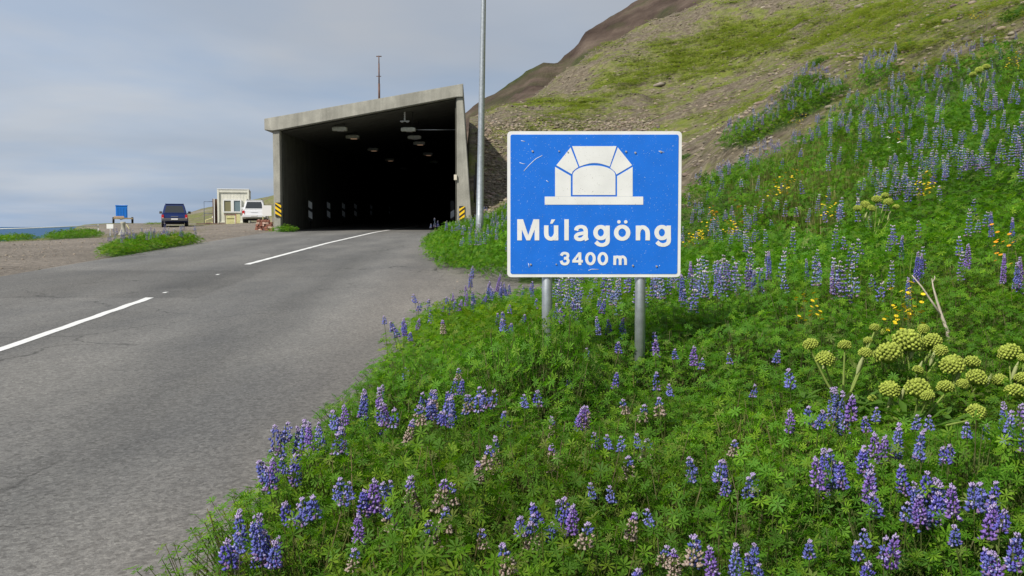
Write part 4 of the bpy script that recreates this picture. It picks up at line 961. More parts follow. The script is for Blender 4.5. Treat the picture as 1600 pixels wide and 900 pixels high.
# flower spikes (triangles)
def octa(c, d, l, w, col, colt):
    d = nrmv(d); a = nrmv(np.cross(d, [.1, .3, .9])); b = np.cross(d, a)
    V = [c - d * l * .4, c + a * w, c + b * w, c - a * w, c - b * w, c + d * l * .6]
    Fs = [(0, 2, 1), (0, 3, 2), (0, 4, 3), (0, 1, 4), (5, 1, 2), (5, 2, 3), (5, 3, 4), (5, 4, 1)]
    C = np.array([col, col, col, col, col, colt]); return np.array(V), np.array(Fs), C
BLUE = [np.array(c) for c in ((.125, .115, .46), (.17, .135, .47), (.12, .14, .42), (.23, .14, .46), (.17, .19, .50))]
def spike_tpl(L, q, kind='fresh', far=False):
    parts = []; nw = max(5, int(L / (.0145 if not far else .026))); base = q.choice(BLUE)
    for i in range(nw):
        t = i / (nw - 1); z = L * t; rad = (.0225 - .015 * t ** 2) * q.uniform(.85, 1.1); nf = 9 if not far else 5
        if kind == 'sparse' and q.random() < .35: nf = 3
        if far: rad *= 1.15
        off = q.uniform(0, 6.3); bx0, by0 = .012 * math.sin(t * 2.2), .006 * t * t
        for j in range(nf):
            if q.random() < .1: continue
            an = off + j * 2 * math.pi / nf + q.gauss(0, .12); d = np.array((math.cos(an), math.sin(an), .35 + .9 * t)); c = np.array((math.cos(an) * rad + bx0, math.sin(an) * rad + by0, z + q.gauss(0, .0035)))
            col = base * q.uniform(.75, 1.25); colt = col * 1.15
            if kind == 'faded' and t < .75: col = np.array((.32, .25, .20)) * q.uniform(.7, 1.3); colt = np.array((.5, .42, .36))
            elif t > .86: col = np.array((.33, .27, .52)) * q.uniform(.7, 1.2); colt = np.array((.58, .50, .66))
            elif q.random() < .09: colt = np.array((.66, .60, .80))
            elif t < .2 and q.random() < .4: col = np.array((.26, .17, .34)); colt = col
            s = (1 - .35 * t) * (1.0 if not far else 1.45)
            parts.append(octa(c, d, .021 * s, .0078 * s, col, colt))
            if not far and q.random() < .7:   # banner petal standing up behind the keel
                parts.append(octa(c + np.array((-math.cos(an) * .003, -math.sin(an) * .003, .005)), np.array((math.cos(an) * .3, math.sin(an) * .3, 1.0)), -.0 + .013 * s, .0055 * s, col * np.array((1.2, 1.0, 1.15)), colt))
    V, Fq, C = stem_quads((0, 0, -.02), (0, 0, L), .0028, STEMC); Ft = np.concatenate([Fq[:, [0, 1, 2]], Fq[:, [0, 2, 3]]]); parts.append((V, Ft, C))
    return catf(parts)
LENS = (.075, .11, .15, .20, .26)
SPK = {}
for L in LENS:
    for kd in ('fresh', 'fresh2', 'fresh3', 'sparse', 'faded'):
        V, Fq, C = spike_tpl(L, q, kd.rstrip('23')); o = npmesh('flower_spike', V, Fq, FM, C); SPK[(L, kd)] = o.data; COL.objects.unlink(o); bpy.data.objects.remove(o)
SPF = [spike_tpl(L, q, kd, True) for L in (.12, .16, .2, .25) for kd in ('fresh', 'fresh', 'sparse')]
LUPM = []
for k in range(6):
    V, Fq, C = plant_tpl(q, 9, 7, .045, .13, .30, straw=0); s1 = stem_quads((0, 0, 0), (0, 0, .52), .004, STEMC); V, Fq, C = catf([(V, Fq, C), s1])
    o = npmesh('lupine', V, Fq, VM, C); LUPM.append(o.data); COL.objects.unlink(o); bpy.data.objects.remove(o)

def zup(x, y): return tz(np.array(x, float), np.array(y, float))
def lupine(x, y, H, L, kd, lab, grp, lean=(0, 0)):
    """H: height of the spike's tip over the ground, L: spike length"""
    Lt = min(LENS, key=lambda a: abs(a - L)); s = L / Lt; s = min(max(s, .75), 1.35)
    o = bpy.data.objects.new('lupine', rnd.choice(LUPM)); COL.objects.link(o); stem = max(H - Lt * s, .05); sc = stem / .50
    o.location = (x, y, tz1(x, y) - .01); o.rotation_euler = (lean[0], lean[1], rnd.uniform(0, 6.3)); o.scale = (max(sc, .7),) * 2 + (sc,)
    tag(o, lab, 'lupine', grp)
    c = bpy.data.objects.new('flower_spike', SPK[(Lt, kd)]); COL.objects.link(c); c.parent = o; c.location = (0, 0, stem / sc); c.scale = (s / max(sc, .7), s / max(sc, .7), s / sc); c.rotation_euler.z = rnd.uniform(0, 6)
    return o
NEAR = [(560,608,650),(575,612,690),(590,605,690),(605,625,682),(618,635,660),(548,632,660),(433,662,700),(440,672,708),(475,652,705),(486,656,712),(530,655,700),(522,668,705),(420,722,752),(445,708,752),(457,712,750),(436,720,752),(373,832,872),(390,800,868),(400,797,878),(416,800,866),(425,842,886),(438,846,880),
 (475,778,810),(490,780,812),(510,775,808),(545,750,790),(575,745,795),(590,750,790),(530,753,768),(548,753,768),(543,797,840),(665,468,484),(695,465,488),(712,457,480),(728,455,478),(744,455,475),(742,428,447),(770,442,470),(785,440,470),(800,445,467),(817,446,463),(837,445,463),(835,466,480),(862,472,506),(885,472,496),(897,475,499),(932,467,487),(945,466,487),(973,454,473),(907,458,471),(632,497,521),(622,505,522),
 (787,487,506),(610,635,660),(665,610,633),(680,610,630),(700,588,612),(715,590,614),(697,618,648),(712,615,652),(728,618,645),(690,625,650),(760,608,632),(772,608,630),(815,615,633),(840,612,634),(778,640,660),(940,495,521),(952,500,521),(970,497,527),(957,534,549),(912,543,558),(1028,520,546),(1058,545,558),(1085,540,568),(1095,560,572),(958,580,604),(1028,582,608),(1050,600,613),(898,588,598),(855,558,568),
 (900,627,662),(908,640,664),(958,678,690),(987,678,691),(998,677,690),(1097,715,750),(1110,716,745),(1120,722,752),(885,783,838),(900,785,828),(815,805,826),(832,806,824),(945,755,776),(960,758,772),(978,878,906),(988,874,900),(1073,848,880),(1137,840,900),(1128,850,895),(1025,797,810),(1230,640,672),(1255,635,660),(1265,632,656),(1300,605,660),(1312,605,676),(1325,610,672),(1335,617,655),(1355,650,669),
 (1287,702,775),(1300,705,750),(1280,716,760),(1312,720,770),(1320,722,760),(1345,690,730),(1362,675,716),(1372,680,716),(1360,725,786),(1366,735,780),(1400,660,713),(1410,664,712),(1420,725,768),(1435,735,778),(1440,750,810),(1455,755,812),(1470,750,812),(1483,752,802),(1448,762,806),(1395,775,808),(1405,778,806),(1530,755,792),(1545,755,797),(1540,790,842),(1552,797,827),(1165,740,772),(1180,745,772),
 (1570,622,705),(1580,630,702),(1564,640,690),(1590,670,702),(1594,835,884),(1586,840,880),(1555,857,904),(1567,860,905),(1177,850,872),(1180,872,896),(1198,867,882),(1367,828,852),(1378,835,886),(1360,870,904),(1390,840,870),(1437,642,660),(1518,660,678),(1268,838,849),(1602,700,760),(1500,700,715),(1470,690,706),(700,640,655),(960,455,470),(1240,575,600),(1200,545,562),(1140,552,566),(1175,600,615),(640,575,592)]
FADED = [(650,740,805),(660,750,800),(625,790,822),(688,802,840),(668,610,660),(660,635,662),(690,500,520),(910,640,655),(1020,690,720),(905,815,850),(1010,850,880),(760,690,720),(780,680,740),(560,850,880),(730,575,590),(1150,690,712),(700,760,790),(985,620,640)]
spots = []
def near_spike(px, yt, yb, kind):
    H = .54 if px > 1250 else .49; H += rnd.uniform(-.04, .06)
    x, y = hit(px, yt, H, 2.0); a_, b_ = ray(px, yt)
    for _ in range(90):      # keep the plant rooted in the bank, not on the gravel behind it
        if inpoly(np.array([x]), np.array([y]), LUP)[0] or y < 3: break
        y -= .08; x = a_ * y
    H = min(max(CAM.z + b_ * y - tz1(x, y), .28), .85); L = (yb - yt) / FPX * y
    L = min(max(L, .06), .30); H = max(H, L + .15)
    spots.append((x, y)); return x, y, H, L
fr = lambda: rnd.choice(('fresh', 'fresh2', 'fresh3', 'fresh', 'sparse'))
def regl(x, y, faded=False):
    if faded: return 'lupine with pale faded flower spike among the roadside leaves'
    if x > 1.6 and y < 9: return 'blue violet lupine in the dense clumps towards the angelica'
    if y > 9.5 and x < 1.2: return 'blue lupine beside or behind the sign posts near the gravel apron'
    if x < .2: return 'deep blue lupine leaning out at the edge of the asphalt'
    return 'blue lupine scattered in the green below the sign'
for a in NEAR:
    x, y, H, L = near_spike(*a, 'fresh'); lupine(x, y, H, L, fr(), regl(x, y), 'lupines in flower on the near verge', (rnd.gauss(0, .07), rnd.gauss(0, .07)))
for a in FADED:
    x, y, H, L = near_spike(*a, 'faded'); lupine(x, y, H, L, 'faded', regl(x, y, True), 'lupines gone to seed on the near verge', (rnd.gauss(0, .1), rnd.gauss(0, .1)))

comp = [a for a in NEAR if a[1] > 440]; comp += [a for a in NEAR if a[0] < 900 and a[1] < 540] * 2
nc_ = 0
while nc_ < 78:
    a = rnd.choice(comp); 
    if a[0] > 900 and rnd.random() < .55: continue
    dx, dy = rnd.gauss(0, 16), rnd.gauss(0, 9); sh = rnd.uniform(.55, .95)
    x, y, H, L = near_spike(a[0] + dx, a[1] + dy, a[1] + dy + (a[2] - a[1]) * sh, 'fresh'); nc_ += 1
    lupine(x, y, H, L, fr(), regl(x, y), 'lupines in flower on the near verge', (rnd.gauss(0, .12), rnd.gauss(0, .12)))
for _ in range(16):
    px = rnd.uniform(480, 1250); py = rnd.uniform(600, 860)
    x, y, H, L = near_spike(px, py, py + rnd.uniform(20, 45), 'faded'); lupine(x, y, H, L, 'faded', regl(x, y, True), 'lupines gone to seed on the near verge', (rnd.gauss(0, .12), rnd.gauss(0, .12)))
# spikes on the hillside: largest 300 in all stay single plants, the others become one mass
cand = []
def scatter_spikes(poly, n, clump, hmin, seed, dh=0.0):
    q = np.random.default_rng(seed); P0 = np.array(poly); lo, hi_ = P0.min(0), P0.max(0); got = 0; tries = 0
    while got < n and tries < 60:
        tries += 1; x = q.uniform(lo[0], hi_[0], 4000); y = q.uniform(lo[1], hi_[1], 4000)
        ok = inpoly(x, y, poly) & (clump(x, y) > q.uniform(0, 1, 4000)); 
        for a, b in zip(x[ok], y[ok]):
            if got >= n: break
            cand.append((float(a), float(b), float(q.uniform(.48, .68)) + dh, float(q.uniform(*hmin)))); got += 1
def hollow(x, y):      # a rough grassy hollow where few lupines stand
    px, py = pxy(x, y, tz(x, y) + .4); return 1 - .93 * np.exp(-((px - 1270) / 95) ** 2 - (((py - 290) + (px - 1270) * .1) / 42) ** 2)
cl = lambda x, y: np.clip(.22 + fbm(x * .6, y * .6, 3, 91) * 1.1, .03, 1) * hollow(x, y) * (y > 8.2) * np.clip(10 / np.maximum(y, 1), 0, 1) ** 1.3 * (pxy(x, y, tz(x, y) + .5)[0] > 1060)
scatter_spikes(LUP, 800, cl, (.13, .26), 1)
scatter_spikes(LUP, 105, lambda x, y: np.clip(.35 + fbm(x * .9, y * .9, 3, 14) * 1.0, .05, 1) * (y > 8.2) * (y < 14) * (pxy(x, y, tz(x, y) + .5)[0] > 850) * (pxy(x, y, tz(x, y) + .5)[1] > 425), (.10, .19), 9)
scatter_spikes(BANK2, 190, lambda x, y: np.clip(.3 + fbm(x * .5, y * .5, 3, 8) * 1.2, .05, 1), (.12, .2), 2, .26)
edge = lambda poly: (lambda x, y: np.exp(-seg_d(x, y, poly) / .8))
scatter_spikes(STRIP, 90, edge(STRIP), (.15, .25), 3, .04); scatter_spikes(STRIP2, 35, edge(STRIP2), (.15, .25), 4, .15)
HE = HILLEDGE
scatter_spikes(LUP, 150, lambda x, y: np.exp(-np.minimum.reduce([np.hypot(x - a, y - b) for a, b in HE]) / .9) * (y > 14), (.15, .25), 5)
scatter_spikes(LROAD, 45, lambda x, y: .5 + 0 * x, (.12, .2), 6)
cand.sort(key=lambda c: c[1] / c[3]); n_ind = 300 - len(NEAR) - len(FADED) - 78 - 16
vis = []
rest = []
for c in cand:
    px, py = pxy(c[0], c[1], tz1(c[0], c[1]) + c[2]) if len(vis) < n_ind else (0, 0)
    behind = 790 < px < 1068 and 200 < py < 434
    if len(vis) < n_ind and 0 < px < 1600 and 0 < py < 900 and not behind: vis.append(c)
    else: rest.append(c)
for i, (x, y, H, L) in enumerate(vis):
    lupine(x, y, H, L, fr(), 'pale violet lupine standing on the lower green slope above the verge', 'lupines in flower on the slope', (rnd.gauss(0, .06), rnd.gauss(0, .06)))

def merged(name, tpls, xyz, scl, rot, tint, mat, lab=None, kind='stuff', tilt=None):
    """merge transformed copies of templates into one object"""
    idx = npr.integers(0, len(tpls), len(xyz)); Vs, Fs, Cs = [], [], []; n = 0
    for k, (V, Fq, C) in enumerate(tpls):
        sel = np.where(idx == k)[0]
        if not len(sel): continue
        c, s = np.cos(rot[sel]), np.sin(rot[sel]); S = scl[sel]
        x = (V[None, :, 0] * c[:, None] - V[None, :, 1] * s[:, None]) * S[:, 0:1]; y = (V[None, :, 0] * s[:, None] + V[None, :, 1] * c[:, None]) * S[:, 0:1]; z = V[None, :, 2] * S[:, 1:2]
        if tilt is not None: x = x + z * tilt[sel, 0:1]; y = y + z * tilt[sel, 1:2]
        A = np.stack([x, y, z], -1) + xyz[sel][:, None]
        Vs.append(A.reshape(-1, 3)); Fs.append((Fq[None] + (np.arange(len(sel)) * len(V))[:, None, None]).reshape(-1, Fq.shape[1]) + n)
        Cs.append((C[None] * tint[sel][:, None]).reshape(-1, 3)); n += len(sel) * len(V)
    o = npmesh(name, np.concatenate(Vs), np.concatenate(Fs), mat, np.concatenate(Cs)); tag(o, lab, kind=kind); return o
rs = np.array(rest); nR = len(rs); zg = tz(rs[:, 0], rs[:, 1])
merged('distant_lupine_flowers', SPF, np.stack([rs[:, 0], rs[:, 1], zg + rs[:, 2] - .18], -1), np.stack([npr.uniform(.9, 1.2, nR)] * 2, -1), npr.uniform(0, 6.3, nR), npr.uniform(.8, 1.25, (nR, 1)) * np.array([[1.2, 1.3, .9]]), FM,
       'mass of small violet lupine spikes over the upper slope', tilt=npr.normal(0, .08, (nR, 2)))

def scatter_poly(poly, cell, jit=1.0, thin=None, seed=0):
    q = np.random.default_rng(seed); P0 = np.array(poly); lo, hi_ = P0.min(0), P0.max(0)
    gx, gy = np.meshgrid(np.arange(lo[0], hi_[0], cell), np.arange(lo[1], hi_[1], cell)); x = gx.ravel() + q.uniform(-.5, .5, gx.size) * cell * jit; y = gy.ravel() + q.uniform(-.5, .5, gx.size) * cell * jit
    ok = inpoly(x, y, poly)
    if thin is not None: ok &= thin(x, y)
    return x[ok], y[ok]
def inview(x, y, m=200):
    px, py = pxy(x, y, tz(x, y) + .3); return (px > -m) & (px < 1600 + m) & (y > .6) & ((py < 900 + 420) | (y < 3))
def leaves(name, tpls, poly, cell, d0, d1, lab, seed, hs=1.0, dist_scale=1.0, shade=1.0):
    x, y = scatter_poly(poly, cell, 1.1, lambda a, b: (b >= d0) & (b < d1) & inview(a, b), seed)
    # bare patches: rock ledges and grassy hollows inside the field
    if d1 > 9:
        bare = fbm(x * .33, y * .33, 3, 99); px, py = pxy(x, y, tz(x, y))
        k = (bare < .36) | (x < 1.5) | (y < 8); k &= ~(((px - 1255) / 70) ** 2 + ((py - 388) / 22) ** 2 < 1) & ~((np.exp(-((px - 1280) / 110) ** 2 - ((py - 320) / 45) ** 2) > npr.uniform(.35, 1.6, len(x))))
        x, y = x[k], y[k]
    n = len(x); z = tz(x, y); e = (sst(seg_d(x, y, poly), 0, .4) * .3 + .7) * (1 - .38 * np.exp(-((x - .95) / .5) ** 2 - ((y - 6.5) / .7) ** 2) + 0.88 * np.exp(-((x - .24) / .26) ** 2 - ((y - 6.45) / .45) ** 2) - .5 * np.exp(-((x - 3.2) / .35) ** 2 - ((y - 7.2) / .6) ** 2) - .45 * np.exp(-((x - 2.35) / .75) ** 2 - ((y - 5.5) / .7) ** 2))
    hv = (1 + .30 * fbm(x * .9, y * .9, 3, 17)) * e * hs; rs_ = npr.uniform(.85, 1.2, n) * dist_scale
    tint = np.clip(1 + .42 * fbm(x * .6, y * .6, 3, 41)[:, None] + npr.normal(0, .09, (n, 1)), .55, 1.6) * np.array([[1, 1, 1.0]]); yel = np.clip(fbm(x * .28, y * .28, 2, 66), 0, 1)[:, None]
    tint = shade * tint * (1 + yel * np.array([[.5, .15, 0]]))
    return merged(name, tpls, np.stack([x, y, z - .02], -1), np.stack([rs_, rs_ * hv], -1), npr.uniform(0, 6.3, n), tint, VM, lab)
leaves('lupine_foliage', TPN, LUP, .17, .8, 9.0, 'dense green lupine leaves covering the near verge', 1)
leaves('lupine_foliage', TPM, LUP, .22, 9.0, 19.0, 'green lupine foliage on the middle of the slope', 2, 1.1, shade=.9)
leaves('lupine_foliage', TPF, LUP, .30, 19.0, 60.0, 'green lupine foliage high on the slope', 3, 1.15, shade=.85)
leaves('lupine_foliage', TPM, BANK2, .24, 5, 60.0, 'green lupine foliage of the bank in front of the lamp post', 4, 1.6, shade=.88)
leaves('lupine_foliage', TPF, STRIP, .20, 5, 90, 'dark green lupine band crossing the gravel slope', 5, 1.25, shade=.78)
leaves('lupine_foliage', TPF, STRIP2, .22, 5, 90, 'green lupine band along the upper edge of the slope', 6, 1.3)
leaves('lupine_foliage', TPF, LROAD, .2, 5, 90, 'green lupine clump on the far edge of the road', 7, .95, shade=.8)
for k, pl in enumerate(LEFTP): leaves('weeds', TPF, pl, .34, 5, 90, ['green weeds at the far end of the rope rail', 'green weeds under the middle of the rope rail'][k], 8 + k, .95, shade=.75)
BASEW = [up(46, 428), up(44.7, 432), up(44.3, 448), up(44.6, 462), up(46.5, 452)]
leaves('weeds', TPF, BASEW, .2, 5, 60, 'green weeds at the foot of the seaward portal wall', 12, 1.0)
MOUND = [up(78, 228), up(77, 248), up(81, 252), up(82, 230)]

# grasses
def blade_tpl(q, n, h, w, cols):
    parts = []
    for i in range(n):
        a = q.uniform(0, 6.3); r = q.uniform(0, .1); b = np.array((r * math.cos(a), r * math.sin(a), 0)); hh = h * q.uniform(.5, 1.1); le = q.uniform(.1, .5) * hh; a2 = a + q.gauss(0, .6)
        m = b + np.array((math.cos(a2) * le * .3, math.sin(a2) * le * .3, hh * .6)); tt = b + np.array((math.cos(a2) * le, math.sin(a2) * le, hh)); s = np.array((-math.sin(a2), math.cos(a2), 0)) * w
        V = np.array([b - s, b + s, m + s * .7, m - s * .7, tt + s * .1, tt - s * .1]); parts.append((V, np.array([(0, 1, 2, 3), (3, 2, 4, 5)]), np.tile(q.choice(cols) * q.uniform(.8, 1.2), (6, 1))))
    return catf(parts)
GC = [np.array(c) for c in ((.14, .19, .035), (.11, .165, .03), (.24, .215, .085), (.17, .20, .05))]
TG = [blade_tpl(q, 16, .22, .004, GC) for _ in range(6)]; GCD = GC + [np.array((.30, .27, .13)), np.array((.12, .20, .03))]; TGR = [blade_tpl(q, 30, .30, .006, GCD) for _ in range(6)]
TGF = [(V * np.array([1, 1, .4]), Fq, np.array([GC[0], GC[1], GC[2], GC[3]])[np.repeat(npr.integers(0, 4, len(V) // 4 + 1), 4)[:len(V)]] * 1.0) for V, Fq, C in TPF]
# blades among the lupines and in the hollows
x, y = scatter_poly(LUP, .42, 1.2, lambda a, b: (b > 5) & (b < 26) & (a > -.6) & inview(a, b) & (fbm(a * .33, b * .33, 3, 99) > .1), 21); n = len(x)
merged('grass', TG, np.stack([x, y, tz(x, y)], -1), np.stack([npr.uniform(1.2, 1.9, n)] * 2, -1), npr.uniform(0, 6, n), npr.uniform(.7, 1.3, (n, 1)) * np.ones((1, 3)), VM, 'pale grass blades between the lupines')
x, y = scatter_poly(LUP, .16, 1.2, lambda a, b: (b > 8), 23); px, py = pxy(x, y, tz(x, y)); k = np.exp(-((px - 1275) / 120) ** 2 - ((py - 320) / 55) ** 2) > npr.uniform(.2, 1.0, len(x)); x, y = x[k], y[k]; n = len(x)
merged('grass', TGR, np.stack([x, y, tz(x, y)], -1), np.stack([npr.uniform(1.0, 1.6, n)] * 2, -1), npr.uniform(0, 6, n), npr.uniform(.7, 1.3, (n, 1)) * np.ones((1, 3)), VM, 'rough half dry grass in the hollow of the lupine slope')
# short turf over the hill where it is grassy
q2 = np.random.default_rng(5); x = q2.uniform(-2, 75, 150000); y = 24 + q2.uniform(0, 1, 150000) ** 1.2 * 105
px, py = pxy(x, y, tz(x, y)); g_ = grassy(x, y, px, py) + fbm(x * .9, y * .5, 3, 83) * .35
ok = (px > 735) & (px < 1700) & (py < 420) & (x > xc(y) + 5) & (g_ > .42 + .5 * q2.uniform(0, 1, len(g_)) ** .8) & ~inpoly(x, y, LUP) & ~inpoly(x, y, BANK2)
x, y = x[ok][:12000], y[ok][:12000]; n = len(x)
merged('turf', TGF, np.stack([x, y, tz(x, y) - .02], -1), np.stack([npr.uniform(.5, 1.5, n) * (1 + y / 120), npr.uniform(.4, 1.0, n) * (1 + y / 250)], -1), npr.uniform(0, 6, n), (npr.uniform(.8, 1.35, (n, 1)) * np.array([[1, 1, .9]])), VM, 'short yellow green turf over the hill')
# cushions of bright moss and low plants on the gravel slope
CUS = [(915, 188, 7), (905, 180, 6), (950, 190, 6), (880, 192, 5), (1010, 188, 7), (1045, 195, 8), (1052, 170, 5), (960, 180, 4), (1145, 145, 9), (1127, 147, 5), (1210, 105, 9), (1217, 125, 7), (1005, 196, 5), (830, 190, 4), (925, 195, 7), (860, 192, 5), (800, 182, 8), (1040, 165, 5), (1063, 160, 5), (240, 347.5, 14), (1020, 175, 5), (1100, 215, 6), (820, 205, 4)]
xs_, ys_, ss_ = [], [], []
for px, py, r in CUS:
    if px < 700: a, b = up(80, px)
    else: a, b = hit(px, py, .05, 20)
    rr = r / FPX * b
    for k in range(16): an = rnd.uniform(0, 6.3); d = rr * math.sqrt(rnd.random()); xs_.append(a + d * math.cos(an)); ys_.append(b + d * math.sin(an) * 1.2); ss_.append(rr / .32 * rnd.uniform(.45, .6))
CU = [(V * np.array([1, 1, .8]), Fq, C * 0 + np.array((.17, .25, .03)) * rnd.uniform(.8, 1.2)) for V, Fq, C in TPF]
xs_, ys_ = np.array(xs_), np.array(ys_); n = len(xs_); ss_ = np.array(ss_)
merged('moss_cushions', CU, np.stack([xs_, ys_, tz(xs_, ys_) - .12], -1), np.stack([ss_, ss_ * .75], -1), npr.uniform(0, 6, n), npr.uniform(.75, 1.2, (n, 1)) * np.ones((1, 3)), VM, 'bright yellow green cushions dotted on the gravel slope')
# darker bushes on the hill
def hill_bush(px, py, r, lab):
    a, b = hit(px, py, .1, 15); rr = r / FPX * b; n = 26; an = npr.uniform(0, 6.3, n); d = rr * np.sqrt(npr.uniform(0, 1, n)) * .8; x, y = a + d * np.cos(an), b + d * np.sin(an)
    s_ = rr / .32 * npr.uniform(.4, .6, n); o = merged('shrub', TPF, np.stack([x, y, tz(x, y) - .05], -1), np.stack([s_, s_ * 1.2], -1), an, npr.uniform(.6, .85, (n, 1)) * np.array([[.8, .85, 1.2]]), VM, lab, 'thing'); o['category'] = 'shrub'
hill_bush(1450, 27, 11, 'small blue green shrub alone high on the hill'); hill_bush(1280, 96, 15, 'low dark green shrub on the gravel above the lupine band'); hill_bush(1415, 72, 14, 'mint green low shrub above the end of the lupine band')
hill_bush(1588, 22, 22, 'dark shrub with violet tips at the upper corner of the hill'); hill_bush(1070, 245, 10, 'small green shrub just behind the edge of the blue sign')
# rocks
RK = material('scree_rock', (.22, .18, .145), rough=.95, var=.35, vscale=3)
def rock_tpl(q):
    bm = BM(); rock(bm, (0, 0, .1), 1, q); V = np.array([v.co[:] for v in bm.verts]); Fq = np.array([[v.index for v in f.verts] for f in bm.faces]) if bm.verts.index_update() is None else None; bm.free()
    return V, Fq, np.tile((1., 1, 1), (len(V), 1))
TR = [rock_tpl(q) for _ in range(8)]
mR = bpy.data.materials.new('loose_stone'); mR.use_nodes = True; t_ = mR.node_tree; at = t_.nodes.new('ShaderNodeAttribute'); at.attribute_name = 'Col'; t_.links.new(at.outputs['Color'], t_.nodes['Principled BSDF'].inputs['Base Color']); t_.nodes['Principled BSDF'].inputs['Roughness'].default_value = .95
def stones(n0, xr, yr, cond, smin, smax, seed, lab, pale=1.0, expo=2.5):
    q2 = np.random.default_rng(seed); x = q2.uniform(*xr, n0); y = yr[0] + q2.uniform(0, 1, n0) ** 1.3 * (yr[1] - yr[0]); ok = cond(x, y); x, y = x[ok], y[ok]; n = len(x)
    s_ = smin + (smax - smin) * q2.uniform(0, 1, n) ** 4; c = np.array([[.22, .182, .135]]) * q2.uniform(.55, 1.6, (n, 1)) * pale * np.array([[1, 1, 1]]) + q2.normal(0, .008, (n, 3)); c = np.clip(c, .03, .7)
    merged('loose_stones', TR, np.stack([x, y, tz(x, y)], -1), np.stack([s_, s_ * .8], -1), q2.uniform(0, 6, n), c, mR, lab)
def cr_(x, y):
    px, py = pxy(x, y, tz(x, y)); return (px > 735) & (px < 1680) & (py < 420) & (x > xc(y) + 4.9) & ~inpoly(x, y, LUP) & ~inpoly(x, y, BANK2)
stones(42000, (-3, 60), (21, 115), cr_, .025, .17, 31, 'loose brown stones over the gravel hillside')
stones(9000, (-3, 8), (44, 60), cr_, .05, .16, 33, 'rubble on the embankment beside the portal')
stones(9000, (-36, -9), (14, 90), lambda x, y: (x < xc(y) - 4.5) & (x > edge_l(y)), .012, .05, 32, 'small stones on the gravel lot', 1.1)
stones(2600, (-2, 4), (13.5, 22), lambda x, y: (x > xc(y) + 4.3) & ~inpoly(x, y, LUP) & ~inpoly(x, y, BANK2), .01, .03, 34, 'fine gravel on the roadside apron', 1.2)
for px, py, r, cc_, lab in ((1345, 10, 11, 1.2, 'largest pale slab of rock high on the hillside'), (1322, 15, 7, 1.0, 'grey boulder just left of the pale slab'), (1310, 9, 5, 1.0, 'small grey boulder at the top of the hill'), (1192, 14, 6, 1.9, 'flat whitish rock near the crest'),
        (1030, 135, 10, 1.2, 'flat grey rock on the green hill above the sign'), (1130, 84, 8, 1.0, 'mossy grey rock in the green hillside'), (968, 118, 5, 1.3, 'pale rock low on the green hill'), (1205, 216, 6, 1.7, 'whitish rock on the gravel under the lupine band'),
        (1150, 227, 7, 1.5, 'pale stone at the foot of the lupine band'), (1255, 372, 12, 1.3, 'bare pale rock ledge showing between lupines'), (1225, 373, 8, 1.5, 'rounded pale stone at the end of the rock ledge'), (1240, 190, 7, 1.3, 'buff rock on the bare gravel strip'), (1085, 255, 6, 1.2, 'grey stone beside the edge of the sign'), (774, 192, 4, 2.6, 'white stone at the hill foot beside the lamp post')):
    up_ = .30 if 'ledge' in lab else 0
    a, b = hit(px, py, up_, 8); s_ = r / FPX * b * (1.7 if up_ else 1); V, Fq, C = rnd.choice(TR); o = npmesh('boulder', V * np.array((1.1, .8, .5)) * s_, Fq, mR, C * np.array((.24, .205, .17)) * cc_); o.location = (a, b, tz1(a, b) + up_ * .5); o.rotation_euler = (rnd.uniform(-.3, .3), -.3, rnd.uniform(-.4, .4)); tag(o, lab, 'rock')

# angelica
AG = np.array((.42, .50, .085)); AGs = np.array((.26, .34, .08))
def tri_tube(pts, rad, col, k=5):
    V, Fs = [], []; pts = [np.array(p, float) for p in pts]
    for i, p in enumerate(pts):
        d = nrmv(pts[min(i + 1, len(pts) - 1)] - pts[max(i - 1, 0)]); a = nrmv(np.cross(d, [.3, .8, .1])); b = np.cross(d, a)
        for j in range(k): V.append(p + (a * math.cos(2 * math.pi * j / k) + b * math.sin(2 * math.pi * j / k)) * rad[i])
    for i in range(len(pts) - 1):
        for j in range(k): a0, a1, b0, b1 = i * k + j, i * k + (j + 1) % k, (i + 1) * k + j, (i + 1) * k + (j + 1) % k; Fs += [(a0, a1, b1), (a0, b1, b0)]
    return np.array(V), np.array(Fs), np.tile(col, (len(V), 1))
def ico(): 
    bm = BM(); bmesh.ops.create_icosphere(bm, subdivisions=2, radius=1); bm.verts.index_update(); V = np.array([v.co[:] for v in bm.verts]); Fq = np.array([[v.index for v in f.verts] for f in bm.faces]); bm.free(); return V, Fq
IV, IF = ico()
def umbel(r, q):
    parts = []; n = 84; ga = math.pi * (3 - math.sqrt(5))
    for i in range(n):
        z = 1 - (i + .5) / n * 1.5; rr = math.sqrt(max(0, 1 - z * z)); an = i * ga; d = np.array((rr * math.cos(an), rr * math.sin(an), z * .82)); c = d * r * q.uniform(.88, 1.04)
        col = AG * q.uniform(.75, 1.2); s_ = r * q.uniform(.10, .145); jit = 1 + npr.uniform(-.26, .26, (len(IV), 1))
        parts.append((IV * s_ * jit + c, IF, np.tile(col, (len(IV), 1)) * npr.uniform(.75, 1.2, (len(IV), 1))))
        parts.append(tri_tube([(0, 0, -r * .75), c * .9], [r * .02, r * .02], AGs, 3))
    parts.append((IV * r * .78 + np.array((0, 0, .05 * r)), IF, np.tile(AG * .72, (len(IV), 1))))
    return catf(parts)
AM = veg_mat('angelica_green', .2, .8)
UMB = [umbel(1.0, q) for _ in range(4)]; UMM = []
for V, Fq, C in UMB: o = npmesh('umbel', V, Fq, AM, C); UMM.append(o.data); COL.objects.unlink(o); bpy.data.objects.remove(o)
